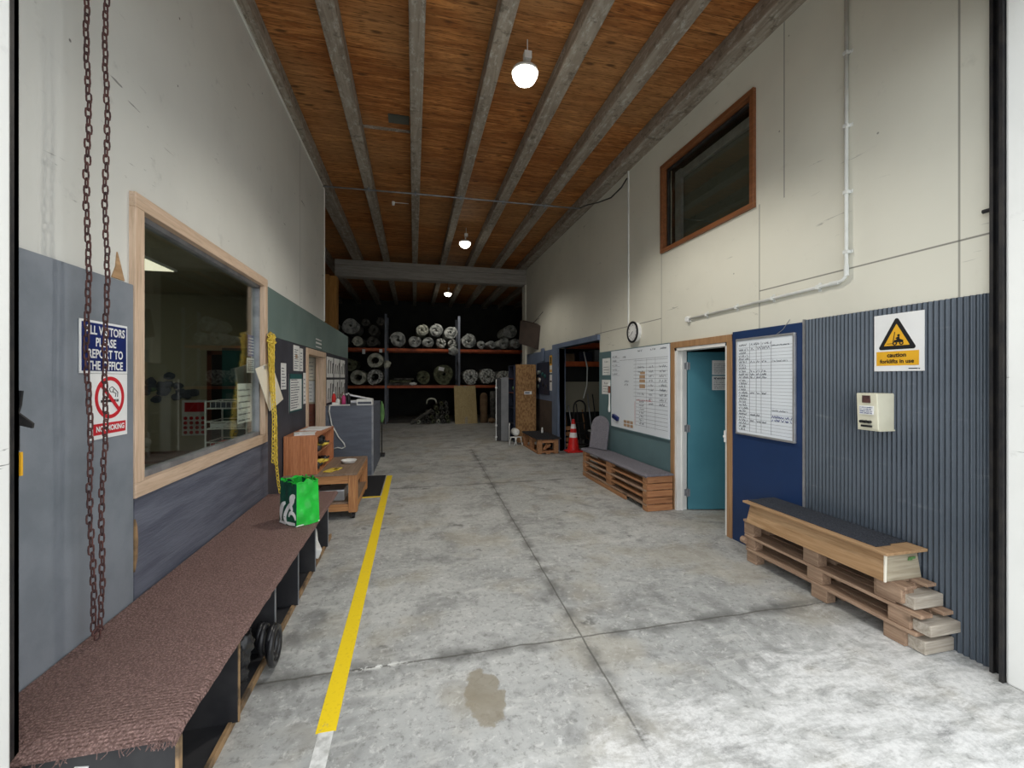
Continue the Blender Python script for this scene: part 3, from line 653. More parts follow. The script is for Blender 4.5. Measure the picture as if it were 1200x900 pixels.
def carpet_bench():
    t = thing('storage_bench', 'long low black cubby bench topped with brown carpet along the left wall', 'bench', (-1.12, 3.2, 0))
    y0, y1, x0 = 1.64, 4.72, XL+.03
    b = MB(); b.box(x0, -.79, y0+.01, y1, .438, .462); b.build('bench_board', 'blackply', t, .003)
    # carpet: thick sheet with drooping front edge and frayed near end
    b = MB(); r = random.Random(3); ns = 60; top = []; bot = []
    prof = [(x0, .466), (x0, .480), (-1.2, .4815), (-.95, .481), (-.79, .479), (-.772, .470), (-.768, .452), (-.779, .450), (-.785, .464)]
    rings = []
    for k in range(ns+1):
        y = y0+.0+(y1-y0+.01)*k/ns; j = r.uniform(-.003,.003)
        if k == 0: rings.append([(x, y-.010+r.uniform(-.012,.006), z-.020+ (x-x0)*.005+r.uniform(-.004,.002)) for x,z in prof])
        else: rings.append([(x+(j if x > -.8 else 0), y, z+r.uniform(-.001,.001)) for x,z in prof])
    b.rings(rings); b.build('carpet_cover', 'carpet', t, smooth=False)
    fr = MB()
    for k in range(70):
        y = y0+r.uniform(-.012,.0); x = r.uniform(-.83,-.765) if k < 30 else r.uniform(x0,-.77)
        fr.tube([(x,y,.462),(x+r.uniform(-.006,.006),y-.010,.448),(x+r.uniform(-.012,.012),y-r.uniform(.008,.02),.436)], .0012, 4)
    fr.build('frayed_fringe', 'carpet', t)['kind'] = 'stuff'
    b = MB(); b.box(x0, -.780, y0+.012, y0+.03, .0, .437); p = b.build('end_panel', 'blackply', t)
    b = MB(); b.obox((-1.045, y0+.010, .385), (.038, .004, .026), (0,.15,0)); lab(b.build('sticker', 'white', p), 'small white sticker on the end panel')
    b = MB(); b.box(-.780, -.770, y0+.008, y0+.032, 0, .437); lab(b.build('panel_edge', 'wornply', t), 'worn raw edge of the end panel')
    for y in (2.24, 2.78, 3.30, 3.84, 4.38):
        b = MB(); b.box(x0, -.805, y, y+.014, .034, .437); b.build('divider', 'blackply', t)
        b = MB(); b.box(-.805, -.800, y, y+.014, .034, .437); b.build('divider_edge', 'wornply' if y < 2.5 else 'steel', t)
    b = MB(); b.box(x0, -.846, y0+.032, y1, .014, .034); b.build('base_board', 'blackply', t)
    b = MB(); b.box(x0, x0+.012, y0+.032, y1, .034, .437); b.build('back_board', 'blackply', t)
    b = MB(); b.box(-.846, -.830, y0+.032, y1, 0, .040); b.build('base_edge', 'wornply', t)
    # things in the cubbies
    b = MB(); b.blob((-.92,2.43,.16), (.09,.10,.09), 4, .35, 4, 7); b.blob((-.88,2.44,.26), (.075,.10,.09), 9, .4, 4, 8); b.blob((-.90,2.36,.32), (.07,.07,.06), 12, .4, 4, 8)
    tag(b.build('jacket', 'shade_black', smooth=True), 'crumpled shiny black jacket stuffed in a bench cubby', 'jacket')
    b = MB()
    for q in range(4):
        P = [(-.79+.012*math.sin(q*2), 2.66+(.085-.013*q)*math.cos(a), .135+.02*q+(.095-.012*q)*math.sin(a)) for a in (2*PI*k/20 for k in range(20))]
        b.tube([(x-.022*q+.02, y, z) for x,y,z in P], .018, 8, True)
    tag(b.build('rubber_hose', 'shade_black', smooth=True), 'coiled black hose spilling from a bench cubby', 'hose')
    b = MB(); b.obox((-.90,4.12,.13), (.14,.22,.09), (.1,.35,.4)); b.obox((-.91,4.15,.22), (.12,.18,.05), (.2,-.2,.2))
    tag(b.build('paper_bundle', 'white', bevel=.012), 'white paper bundle in the far bench cubby', 'paper')

def shopping_bag():
    loc = (-.905, 3.72, .482)
    t = thing('shopping_bag', 'green reusable shopping bag with a white swirl on the carpeted bench', 'bag', loc)
    A, B, C = Vector((-1.062,3.79,.482)), Vector((-.895,3.630,.482)), Vector((-.752,3.752,.482)); D = A+C-B
    H = .345
    def wall(P, Q, bulge, seed, nu=14, nv=16):
        r = random.Random(seed); n = (Q-P).cross(Vector((0,0,1))).normalized(); rows = []
        for j in range(nv+1):
            v = j/nv; row = []
            for i in range(nu+1):
                u = i/nu; e = math.sin(PI*u)
                w = bulge*e*(.55+.5*math.sin(v*5+seed)) + .004*e*math.sin(u*13+v*9+seed) + .006*e*math.sin(u*5-v*14+seed*2)
                p = P.lerp(Q, u) + n*w; p.z += v*H*(1-.03*math.sin(PI*u*2+seed)) + (0 if v < 1 else .010*math.sin(u*11+seed)); row.append(p)
            rows.append(row)
        return rows
    cen = (A+C)/2
    def taper(rows):
        for j, row in enumerate(rows):
            v = j/(len(rows)-1)
            for p in row: p.x += (cen.x-p.x)*.07*v; p.y += (cen.y-p.y)*.07*v
        return rows
    wl = taper(wall(A, B, .012, 1)); wr = taper(wall(B, C, .010, 2)); wb = taper(wall(C, D, .01, 3)); wd = taper(wall(D, A, .01, 4))
    b = MB(); b.rings(wl, False); b.rings(wb, False); lab(b.build('side_panel', 'bagdark', t, smooth=True), 'dark green side of the bag')
    b = MB(); b.rings(wr, False); b.rings(wd, False); lab(b.build('front_panel', 'baggreen', t, smooth=True), 'bright green side of the bag')
    b = MB(); b.add([A,B,C,D], [(0,1,2,3)]); b.build('bag_bottom', 'bagdark', t)
    # white swirls: follow the bulging dark side
    def on(u, v):
        i = u*14; j = v*16; i0, j0 = min(13, int(i)), min(15, int(j)); fi, fj = i-i0, j-j0
        p = wl[j0][i0].lerp(wl[j0][i0+1], fi).lerp(wl[j0+1][i0].lerp(wl[j0+1][i0+1], fi), fj)
        return p + (B-A).cross(Vector((0,0,1))).normalized()*.0025
    def stroke(pts, wd_):
        b = MB(); n = len(pts); L1 = []; R1 = []
        for k, (u,v) in enumerate(pts):
            a = pts[max(0,k-1)]; c = pts[min(n-1,k+1)]; dx, dy = c[0]-a[0], c[1]-a[1]; l = math.hypot(dx,dy) or 1
            w = wd_*(.35+.65*math.sin(PI*(k+.6)/(n+.2)))
            L1.append(on(min(.99,max(.01,u-dy/l*w)), min(.99,max(.01,v+dx/l*w*.6)))); R1.append(on(min(.99,max(.01,u+dy/l*w)), min(.99,max(.01,v-dx/l*w*.6))))
        b.rings([L1, R1], False); return b
    arc = lambda cu,cv,ru,rv,a0,a1,n=18: [(cu+ru*math.cos(a0+(a1-a0)*k/n), cv+rv*math.sin(a0+(a1-a0)*k/n)) for k in range(n+1)]
    for pts, w in ((arc(.42,.26,.30,.24,.55*PI,1.25*PI), .125), (arc(.66,.22,.20,.22,.2*PI,1.25*PI), .10), (arc(.98,.50,.26,.20,.55*PI,1.1*PI), .13), (arc(.80,.15,.16,.16,.0*PI,.9*PI), .07), ([(.08,.05),(.4,.04),(.7,.04),(.95,.06)], .08)):
        lab(stroke(pts, w).build('swirl', 'signwhite', t), 'white swirl printed on the dark side')
    b = MB()
    for P, Q in ((A,B),(B,C),(C,D),(D,A)):
        u = [cen.lerp(P.lerp(Q,k/6), .93)+Vector((0,0,H-.006+.006*math.sin(k*2.1))) for k in range(7)]; b.tube(u, .005, 6)
    b.build('rim', 'baggreen', t)
    b = MB(); m1 = cen.lerp((A+B)/2, .9)+Vector((0,0,H)); m2 = cen.lerp((C+D)/2, .9)+Vector((0,0,H))
    for m, dd in ((m1,(B-A)),(m2,(B-A))):
        a, c = m-dd*.2, m+dd*.2; b.tube([a-Vector((0,0,.03)), a+Vector((0,0,.02)), m+Vector((0,0,.012))+(cen-m)*Vector((.6,.6,0)).length*.5, c+Vector((0,0,.02)), c-Vector((0,0,.03))], .006, 6)
    b.build('handle', 'baggreen', t, smooth=True)
    b = MB(); b.tube([B+Vector((0,0,.006)), C+Vector((0,0,.006))], .004, 6); b.tube([A+Vector((0,0,.004)), B+Vector((0,0,.004))], .003, 6); lab(b.build('white_piping', 'signwhite', t), 'white piping at the bottom edge')

def trolley_and_box():
    x0, x1, y0, y1 = -1.44, -.645, 5.26, 6.40
    t = thing('wooden_trolley', 'low orange brown timber trolley on black castors carrying a cabinet', 'trolley', (-1.04, 5.83, 0))
    b = MB()
    for k in range(6):
        a = x0+(x1-x0)*k/6; b.box(a+.001, a+(x1-x0)/6-.001, y0-.01, y1, .518, .540)
    b.build('table_top', 'troltop', t, .002)
    b = MB(); b.box(x0, x1-.10, y0, y0+.03, .425, .517); b.build('apron', 'trolwood', t, .003)
    b = MB(); b.box(x0, x1-.10, y1-.03, y1, .425, .517); b.build('apron', 'trolwood', t, .003)
    b = MB(); b.box(x1-.03, x1, y0+.095, y1-.095, .425, .517); b.build('side_rail', 'trolwoody', t, .003)
    for xx in (x0, x1-.098):
        for yy in (y0, y1-.095):
            b = MB(); b.box(xx, xx+.098, yy, yy+.095, .085, .517); b.build('leg', 'trolwoodv', t, .004)
    b = MB(); b.box(x0+.098, x1-.098, y0+.012, y0+.04, .10, .178); b.build('lower_rail', 'trolwood', t, .003)
    b = MB(); b.box(x1-.04, x1-.012, y0+.095, y1-.095, .10, .178); b.build('lower_rail', 'trolwoody', t, .003)
    b = MB(); b.box(x0+.01, x1-.012, y0+.04, y1-.01, .178, .196); b.build('lower_shelf', 'troltop', t)
    for xx in (x0+.05, x1-.05):
        for yy in (y0+.06, y1-.06):
            b = MB(); b.cyl((xx-.013,yy+.012,.033),(xx+.013,yy+.012,.033), .033, n=16); b.box(xx-.020,xx-.016,yy-.012,yy+.02,.03,.072); b.box(xx+.016,xx+.020,yy-.012,yy+.02,.03,.072); b.box(xx-.035,xx+.035,yy-.035,yy+.035,.072,.085)
            b.build('castor', 'blackmetal', t)
    # on the lower shelf
    b = MB(); b.box(-1.10,-.80, 5.36,5.62,.197,.33); tag(b.build('storage_tin', 'alum', bevel=.015), 'silver tin on the lower shelf of the timber trolley', 'tin')
    b = MB(); b.box(-1.05,-.79, 5.70,6.05,.197,.27); b.obox((-.92,5.86,.285),(.22,.28,.025),(0,.05,.2)); tag(b.build('folded_cloth', 'paper', bevel=.01), 'pale folded cloth at the side of the trolley shelf', 'cloth')
    # cabinet
    cx0, cx1, cy0, cy1, z0, z1 = -1.44, -1.085, 5.29, 6.33, .541, .985
    c = thing('cabinet', 'red brown veneer cabinet lying on the timber trolley, open to the aisle', 'cabinet', (-1.26, 5.8, .541))
    b = MB(); b.box(cx0,cx1,cy0,cy0+.02,z0,z1); b.build('end_panel', 'cabwood', c, .002)
    b = MB(); b.box(cx0,cx1,cy1-.02,cy1,z0,z1); b.build('end_panel', 'cabwood', c, .002)
    b = MB(); b.box(cx0,cx1,cy0+.02,cy1-.02,z1-.02,z1); b.build('top_panel', 'cabwood', c, .002)
    b = MB(); b.box(cx0,cx1,cy0+.02,cy1-.02,z0,z0+.02); b.build('bottom_panel', 'cabwood', c)
    b = MB(); b.box(cx0,cx0+.012,cy0+.02,cy1-.02,z0+.02,z1-.02); b.build('back_panel', 'cabwood', c)
    b = MB(); b.box(cx0+.012,cx1-.02,cy0+.02,cy1-.02,.755,.770); b.build('shelf', 'cabwood', c)
    def glove(cx, cy, cz, rz, s, m, lb):
        g = MB(); g.T = Matrix.Translation((cx,cy,cz)) @ Matrix.Rotation(rz, 4, 'Z') @ Matrix.Scale(s*1.0, 4)
        g.blob((0,0,0), (.050,.075,.04), int(cy*77), .3, 3)
        for q in range(4): g.tube([(-.033+.022*q,.05,.0),(-.036+.024*q,.095,.01),(-.036+.026*q,.125,-.006+.004*q)], .0125, 8)
        g.tube([(.045,-.01,.0),(.078,.02,.012),(.08,.055,.01)], .013, 8)
        g.lathe((0,-.085,0), [(.036,-.03),(.040,-.02),(.041,.0),(.038,.03)], 14, 'y')
        tag(g.build('work_glove', m, smooth=True), lb, 'glove', 'work gloves in the cabinet')
    glove(-1.135,5.46,.822,.5,.85,'shade_black','black glove at the near end of the upper cabinet shelf')
    glove(-1.135,5.66,.826,-.5,.9,'ychain','yellow glove on the upper cabinet shelf')
    glove(-1.14,5.90,.822,.2,.85,'shade_black','black glove behind the yellow one on the upper cabinet shelf')
    glove(-1.135,5.46,.615,.3,.9,'shade_black','black glove at the near end of the lower cabinet shelf')
    glove(-1.135,5.68,.616,-.4,.95,'ychain','yellow glove on the lower cabinet shelf')
    glove(-1.14,5.92,.616,.4,.9,'shade_black','black glove at the far end of the lower cabinet shelf')
    b = MB()
    for k,(a,r) in enumerate(((0,.06),(.5,.055),(1.0,.05))): b.tube([(-1.11+.012*k,5.62+r*math.cos(q)*1.6,.895+r*math.sin(q)*.8) for q in (2*PI*j/18 for j in range(18))], .009, 6, True)
    tag(b.build('safety_harness', 'shade_black', smooth=True), 'looped black strap hanging inside the cabinet', 'strap')
    # on the cabinet and trolley tops
    b = MB(); b.obox((-1.27,5.50,.990),(.22,.30,.008),(0,0,.25)); b.obox((-1.25,5.50,.997),(.20,.26,.004),(0,0,.1)); b.obox((-1.29,5.41,1.003),(.03,.02,.008),(0,0,.5))
    tag(b.build('clipboard', 'paper'), 'papers under a clip at the near end of the cabinet top', 'papers')
    b = MB(); b.obox((-1.25,6.02,.990),(.26,.42,.008),(0,0,-.12)); b.obox((-1.24,6.0,.996),(.24,.36,.004),(0,0,.05))
    tag(b.build('paper_stack', 'paper'), 'loose white papers at the far end of the cabinet top', 'papers')
    b = MB(); b.obox((-.96,5.46,.548),(.10,.20,.012),(0,0,-.35)); b.obox((-.90,5.52,.548),(.06,.12,.012),(0,0,-.3))
    tag(b.build('cleaning_cloth', 'ychain', bevel=.003), 'folded yellow cloth on the trolley top', 'cloth')
    b = MB(); b.lathe((-.83,5.93,.541), [(.0,.002),(.075,.0),(.095,.03),(.10,.038),(.092,.038),(.072,.010),(.0,.009)], 28)
    tag(b.build('tray', 'white', smooth=True), 'round white dish on the trolley top', 'dish')

def yellow_chain():
    t = thing('plastic_chain', 'bunched yellow plastic chain hanging beside the office window', 'chain', (-1.37, 4.68, .49))
    b = MB(); b.cyl((XL+.03,4.69,2.085),(XL+.10,4.69,2.09),.008,n=8); b.build('wall_hook', 'steel', t)
    r = random.Random(8)
    def run(pts, nm):
        b = MB(); P = [Vector(p) for p in pts]; k = 0
        for i in range(len(P)-1):
            d = P[i+1]-P[i]; n = max(1, int(d.length/.034)); dn = d.normalized()
            for q in range(n):
                a = .4 if k % 2 else .4+PI/2; k += 1; sd = Vector((math.sin(a), math.cos(a), 0)); sd = (sd-dn*sd.dot(dn))
                if sd.length < .1: sd = dn.orthogonal()
                oval_link(b, P[i]+d*(q+.5)/n, dn, sd.normalized(), .045, .026, .0048, 10)
        b.build('chain_strand', 'ychain', t, smooth=True)
    X0, Y0 = -1.395, 4.70
    for q,(dx,dy,zb) in enumerate(((.008,-.03,1.95),(-.01,.03,1.88),(.012,.035,1.80),(.0,-.04,1.72),(.01,.01,1.62),(-.006,-.015,1.52))):
        run([(X0,Y0+.008*(q-2),2.085),(X0+dx,Y0+dy*1.2,1.99),(X0+dx*.8+.02*(2.0-zb),Y0+dy,zb)], '')
    for q,(dy,zb) in enumerate(((-.022,.83),(.018,.80))):
        run([(X0,Y0+.01*q,2.085),(X0+.008,Y0+dy,1.9),(-1.352,4.62+dy,1.45),(-1.330,4.60+dy*1.6,1.25),(-1.335,4.60+dy*1.8,zb)], '')
    run([(X0+.02,Y0+.02,2.05),(X0+.022,Y0-.01,1.85),(-1.338,4.61,1.45),(-1.318,4.59,1.2),(-1.315,4.60,.80),(-1.315,4.66,.60),(-1.31,4.70,.50)], '')
    b = MB()
    for q in range(34):
        a = r.uniform(0,2*PI); rr = r.uniform(.0,.05); c = (X0+r.uniform(-.012,.025), Y0+rr*math.cos(a)*1.0, 2.035+rr*math.sin(a)*1.3)
        u = Vector((r.uniform(-1,1),r.uniform(-1,1),r.uniform(-1,1))).normalized(); oval_link(b, c, u, u.orthogonal().normalized(), .045, .026, .0048, 10)
    b.build('chain_knot', 'ychain', t, smooth=True)

def left_notices():
    def sheet(name, y0, y1, z0, z1, mat, label, cat, tilt=0, rows=8, x=XL+.010, ink='inkgrey', grp=None):
        t = thing(name, label, cat, (x, (y0+y1)/2, z0), grp)
        w, h = y1-y0, z1-z0; c, s = math.cos(tilt), math.sin(tilt)
        F = Face((x,y0,z0), (0,c,s), (0,-s,c)); b = MB(); F.rect(b, 0, w, 0, h, 0, .002); b.build('sheet', mat, t)
        b = MB(); r = random.Random(int(y0*100))
        for q in range(rows): F.scrawl(b, w*.12, h*(.1+.8*q/rows), w*.7*r.uniform(.6,1), h*.3/rows, r, .0035, .004)
        if rows: b.build('print', ink, t)
        return t, F
    t = thing('clipboard', 'tilted cream board hanging behind the yellow chain', 'clipboard', (-1.40, 4.7, 1.33))
    TLc, TRc, BRc, BLc = Vector((-1.426,4.36,1.736)), Vector((-1.434,4.83,1.816)), Vector((-1.392,5.09,1.420)), Vector((-1.394,4.65,1.322)); nv = (TRc-TLc).cross(BLc-TLc).normalized()*-.006
    b = MB(); b.hexa([TLc,TRc,BRc,BLc],[p+nv for p in (TLc,TRc,BRc,BLc)]); b.build('card','creampaper',t)
    b = MB(); m = TLc.lerp(TRc,.5).lerp(BLc.lerp(BRc,.5),.05); b.obox(m+Vector((.012,0,0)),(.014,.08,.03),(0,0,0)); b.build('clip','alum',t)
    sheet('notice', 5.23, 5.43, 1.52, 1.82, 'paper', 'small printed notice right of the tilted cream board', 'notice', 0, 7)
    t, F = sheet('poster', 5.74, 6.02, 1.74, 2.06, 'paper', 'white poster with a tan patch at the top left of the doorway notices', 'poster', 0, 9)
    b = MB(); F.rect(b, .08,.18,.16,.21,.002,.003); b.build('tan_patch','inktan',t)
    sheet('poster', 6.04, 6.20, 1.74, 2.04, 'paper', 'narrow white poster against the inner doorway frame', 'poster', 0, 6)
    sheet('notice', 6.22, 6.36, 1.30, 1.72, 'paper', 'tall white notice strip beside the green edged notice', 'notice', 0, 6)
    t, F = sheet('notice', 5.55, 6.16, 1.23, 1.70, 'paper', 'notice in a teal green border below the white posters', 'notice', 0, 12)
    b = MB(); F.rect(b, 0,.61,.41,.47,.002,.006); F.rect(b, 0,.03,0,.47,.002,.006); F.rect(b,.58,.61,0,.47,.002,.006); F.rect(b,0,.61,0,.02,.002,.006); b.build('border','tealdim',t)
    t = thing('plaque', 'small grey plaque on the green band above the inner doorway', 'plaque', (XL+.014, 7.15, 2.10)); F = FL(6.92, 2.10, XL+.014)
    b = MB(); F.rect(b, 0,.44,0,.17,0,.004); b.build('plate','greenband',t); b = MB(); F.rect(b,.02,.42,.135,.15,.004,.006); F.rect(b,.02,.42,.075,.10,.004,.006); F.rect(b,.02,.42,.02,.035,.004,.006); b.build('stripe','signwhite',t)
    # notices inside the passage, facing the doorway
    for i,(x0,x1,z0,z1,m,lb) in enumerate(((-1.84,-1.60,1.62,1.98,'creampaper','brown tinted poster inside the inner doorway'),(-1.86,-1.61,1.25,1.60,'paper','white sheet below the brown tinted poster inside the doorway'),(-1.86,-1.60,.78,1.22,'redbrown','dark red panel inside the inner doorway'))):
        F = Face((x0,7.658,z0),(1,0,0),(0,0,1)); t = thing('poster' if i<2 else 'fire_panel', lb, 'poster' if i<2 else 'panel', ((x0+x1)/2,7.655,z0))
        b = MB(); F.rect(b,0,x1-x0,0,z1-z0,0,.003); b.build('sheet',m,t)
        b = MB(); r = random.Random(i+70)
        for q in range(5): F.scrawl(b,.03,.04+q*.06,.17,.018,r,.0045,.005)
        b.build('print','inkgrey',t)
    # tool outline posters above the counter
    k = 0
    for row,(z0,z1) in enumerate(((1.66,2.02),(1.22,1.62))):
        for c in range(3):
            y0 = 7.80+.68*c; F = FL(y0, z0, XL+.010)
            t = thing('poster', ('upper' if row == 0 else 'lower')+' white tool poster '+('nearest the doorway','in the middle of the row','at the wall end')[c]+' above the counter', 'poster', (XL+.01, y0+.3, z0), 'tool posters above the counter')
            b = MB(); F.rect(b,0,.60,0,z1-z0,0,.002); b.build('sheet','paper',t)
            b = MB(); r = random.Random(c*7+row)
            for q in range(3):
                u = .09+.19*q; h = (z1-z0)*r.uniform(.45,.75); F.shape(b,[(u,.08),(u+.05,.06),(u+.09,.08+h*.5),(u+.13,.06+h),(u+.05,.06+h*.95),(u+.03,.08+h*.4)],.002,.004)
            b.build('tool_drawing','ink',t)

def counter():
    t = thing('counter', 'slate painted plywood reception counter standing out from the left wall', 'counter', (-1.07, 8.4, 0))
    b = MB(); b.box(XL+.012,-.677,7.60,7.63,0,1.165); b.build('front_panel','counter',t,.003)
    b = MB(); b.box(-.705,-.677,7.63,9.2,0,1.165); b.build('side_panel','counter',t,.003)
    b = MB(); b.box(XL+.012,-.705,9.17,9.2,0,1.165); b.build('back_panel','counter',t)
    b = MB(); b.box(XL+.012,-.672,7.595,9.205,1.165,1.185); b.build('counter_top','counter',t,.003)
    b = MB(); b.box(-.699,-.671,7.594,7.622,0,1.186); lab(b.build('corner_trim','steel',t), 'pale metal corner trim')
    z = 1.186
    b = MB(); b.box(-.95,-.69,7.66,7.84,z,z+.10); o = thing('carton','white carton on the front corner of the counter','box',(-.82,7.75,z)); b.build('carton_body','white',o,.004)
    b = MB(); b.box(-.93,-.71,7.658,7.660,z+.02,z+.06); b.build('print','inkgrey',o)
    b = MB(); b.obox((-.98,8.35,z+.115),(.50,.16,.035),(0,.22,.1)); b.obox((-.99,8.35,z+.03),(.38,.14,.06),(0,0,.1)); tag(b.build('serving_tray','alum',bevel=.01),'silver tray tilted on the counter','tray')
    for x,y,m,h,nm,lb in ((-1.20,7.95,'pink',.19,'bottle','pink bottle on the counter'),(-1.27,7.80,'white',.13,'bottle','white bottle beside the pink one'),(-1.36,7.95,'conered',.22,'bottle','red bottle at the wall end of the counter'),(-1.14,8.10,'shade_black',.20,'bottle','black bottle behind the pink one')):
        o = thing(nm,lb,'bottle',(x,y,z),'bottles on the counter')
        b = MB(); b.lathe((x,y,z),[(.030,0),(.034,.01),(.034,h*.62),(.026,h*.76),(.012,h*.84),(.012,h*.9)],16); b.build('bottle_body',m,o,smooth=True)
        b = MB(); b.lathe((x,y,z),[(.015,h*.9),(.015,h)],12); b.build('cap','white' if m != 'white' else 'inkblue',o)
    b = MB(); b.obox((-1.22,7.68,z+.006),(.32,.12,.012),(0,0,.15)); b.obox((-1.30,7.70,z+.03),(.09,.07,.04),(0,0,.3)); tag(b.build('paper_pad','paper'),'white papers along the front of the counter','papers')
    b = MB()
    for q in range(6): b.cyl((-1.36+.02*q,8.2,z),(-1.38+.03*q,8.22,z+.18+.03*(q%3)),.006,n=6)
    b.lathe((-1.31,8.21,z),[(.045,0),(.05,.1),(.045,.1),(.04,.01)],14); tag(b.build('pen_pot','tin'),'pot of pens at the back of the counter','pot')
    P = [(-1.36,7.580,1.200),(-1.37,7.575,1.10),(-1.33,7.57,.88),(-1.22,7.575,.66),(-1.14,7.58,.56),(-1.12,7.58,.50),(-1.17,7.58,.475),(-1.24,7.58,.49),(-1.30,7.58,.475)]
    b = MB(); b.tube(P,.011,8); tag(b.build('cable','pvc',smooth=True),'white cable hanging down the front of the counter','cable')
    b = MB(); b.box(-1.43,-.46,6.24,7.50,0,.012); tag(b.build('floor_mat','darkmat'),'black floor mat in front of the counter','mat')
    o = thing('cloth_bundle','light green cloth hanging behind the counter corner','cloth',(-.60,9.6,0)); b = MB(); b.box(-.72,-.60,9.30,9.50,.0,.06); b.cyl((-.66,9.4,.06),(-.66,9.4,1.1),.012,n=8); b.build('stand','blackmetal',o)
    b = MB(); b.blob((-.66,9.4,.92),(.05,.05,.22),5,.25,3); b.build('cloth','green',o,smooth=True)

def office_inside():
    t = thing('office_desk','red brown desk along the back wall of the office','desk',(-3.2,5.85,0))
    b = MB(); b.box(-4.6,-2.26,5.5,6.19,.70,.73); b.build('desk_top','redbrown',t)
    for x in (-4.55,-2.34):
        b = MB(); b.box(x,x+.04,5.55,6.15,0,.70); b.build('panel_leg','redbrown',t)
    F = Face((-2.98,6.198,0),(1,0,0),(0,0,1))
    t = thing('poster','red spotted poster on the office wall','poster',(-2.7,6.19,1.1)); b = MB(); F.rect(b,.12,.40,.92,1.37,0,.003); b.build('sheet','paper',t)
    b = MB(); r = random.Random(2)
    for q in range(16): F.disc(b,.15+.065*(q%4)+.01,.96+.06*(q//4),.022,.003,.005,10)
    F.rect(b,.15,.38,1.22,1.34,.003,.005); b.build('spots','signred',t)
    t = thing('wall_decoration','dark flower spray on the office wall','decoration',(-3.3,6.18,1.45)); b = MB(); r = random.Random(4)
    for q in range(24): b.blob((-3.40+r.gauss(0,.20)+.32,6.17,1.52+r.gauss(0,.07)),(.06,.025,.045),q,.4,2)
    b.build('flowers','inkgrey',t)
    t = thing('cabinet','tall teal cabinet at the back of the office','cabinet',(-2.1,5.7,0)); b = MB(); b.box(-2.16,-1.62,5.55,6.15,0,2.0); b.build('carcass','tealdim',t,.004)
    b = MB(); b.box(-1.93,-1.91,5.545,5.55,.1,1.9); b.build('door_gap','ink',t)
    t = thing('inner_door','dark inner doorway beside the teal cabinet in the office','door',(-2.5,6.19,0)); t['kind']='structure'; F2 = Face((-2.52,6.198,0),(1,0,0),(0,0,1)); b = MB(); F2.rect(b,0,.34,0,1.95,0,.02); b.build('door_leaf','blackply',t); b = MB(); F2.rect(b,-.05,0,0,2.0,0,.03); F2.rect(b,-.05,.34,1.95,2.0,0,.03); b.build('door_frame','redbrown',t)
    t = thing('wire_rack','white wire tray rack with papers inside the office window','rack',(-1.85,4.95,0))
    b = MB(); x0,x1,y0,y1 = -1.98,-1.62,4.72,5.10
    for x in (x0,x1):
        for y in (y0,y1): b.cyl((x,y,0),(x,y,1.42),.009,n=8)
    b.build('post','white',t)
    for z in (.95,1.15,1.35):
        b = MB()
        for zz in (z,z+.07):
            b.tube([(x0,y0,zz),(x1,y0,zz),(x1,y1,zz),(x0,y1,zz)],.006,6,True)
        for q in range(9): b.cyl((x0+(x1-x0)*q/8,y0,z),(x0+(x1-x0)*q/8,y1,z),.003,n=5); b.cyl((x0+(x1-x0)*q/8,y0,z),(x0+(x1-x0)*q/8,y0,z+.07),.003,n=5)
        b.build('wire_tray','white',t)
    for z,m,lb in ((.957,'conered','red folders in the lowest tray of the wire rack'),(1.157,'paper','white papers in the middle tray of the wire rack'),(1.357,'inkgrey','grey papers in the top tray of the wire rack')):
        b = MB(); b.box(-1.95,-1.65,4.76,5.06,z,z+.045); tag(b.build('folder',m),lb,'papers')
    # sheets stuck inside the glass
    for y0,y1,z0,z1,m,lb in ((4.22,4.56,1.24,1.60,'paper','white printed notice taped inside the office glass'),(4.44,4.62,1.70,1.84,'paper','small white sticker inside the office glass'),(4.46,4.62,1.86,2.06,'inkblue','blue striped sticker at the top inside the office glass')):
        F = FL(y0,z0,XL-.062); t = thing('notice',lb,'notice',(XL-.062,(y0+y1)/2,z0)); b = MB(); F.rect(b,0,y1-y0,0,z1-z0,0,.002); b.build('sheet',m,t)
        b = MB(); r = random.Random(int(y0*50))
        for q in range(6): F.scrawl(b,.02,.02+(z1-z0-.03)*q/6,(y1-y0)*.8,.014,r,.0035,.004)
        b.build('print','inkgrey' if m=='paper' else 'white',t)
    b = MB(); F = FL(2.80,1.12,-1.66); b.obox((-1.62,2.86,1.10),(.05,.10,.09),(0,.2,0)); b.box(-1.75,-1.585,2.80,4.7,1.03,1.05); tag(b.build('window_sill_board','white'),'narrow white ledge inside the office window','ledge')
    t = thing('ceiling_panel_light','bright rectangular ceiling light panel inside the office','light',(-2.54,4.17,2.66)); b = MB(); b.box(-2.84,-2.24,3.57,4.77,2.680,2.699); b.build('light_frame','white',t); b = MB(); b.box(-2.82,-2.26,3.59,4.75,2.676,2.680); b.build('diffuser','troffer',t)

iron_chain(); door_latches(); visitor_signs(); carpet_bench(); shopping_bag(); trolley_and_box(); yellow_chain(); left_notices(); counter(); office_inside()

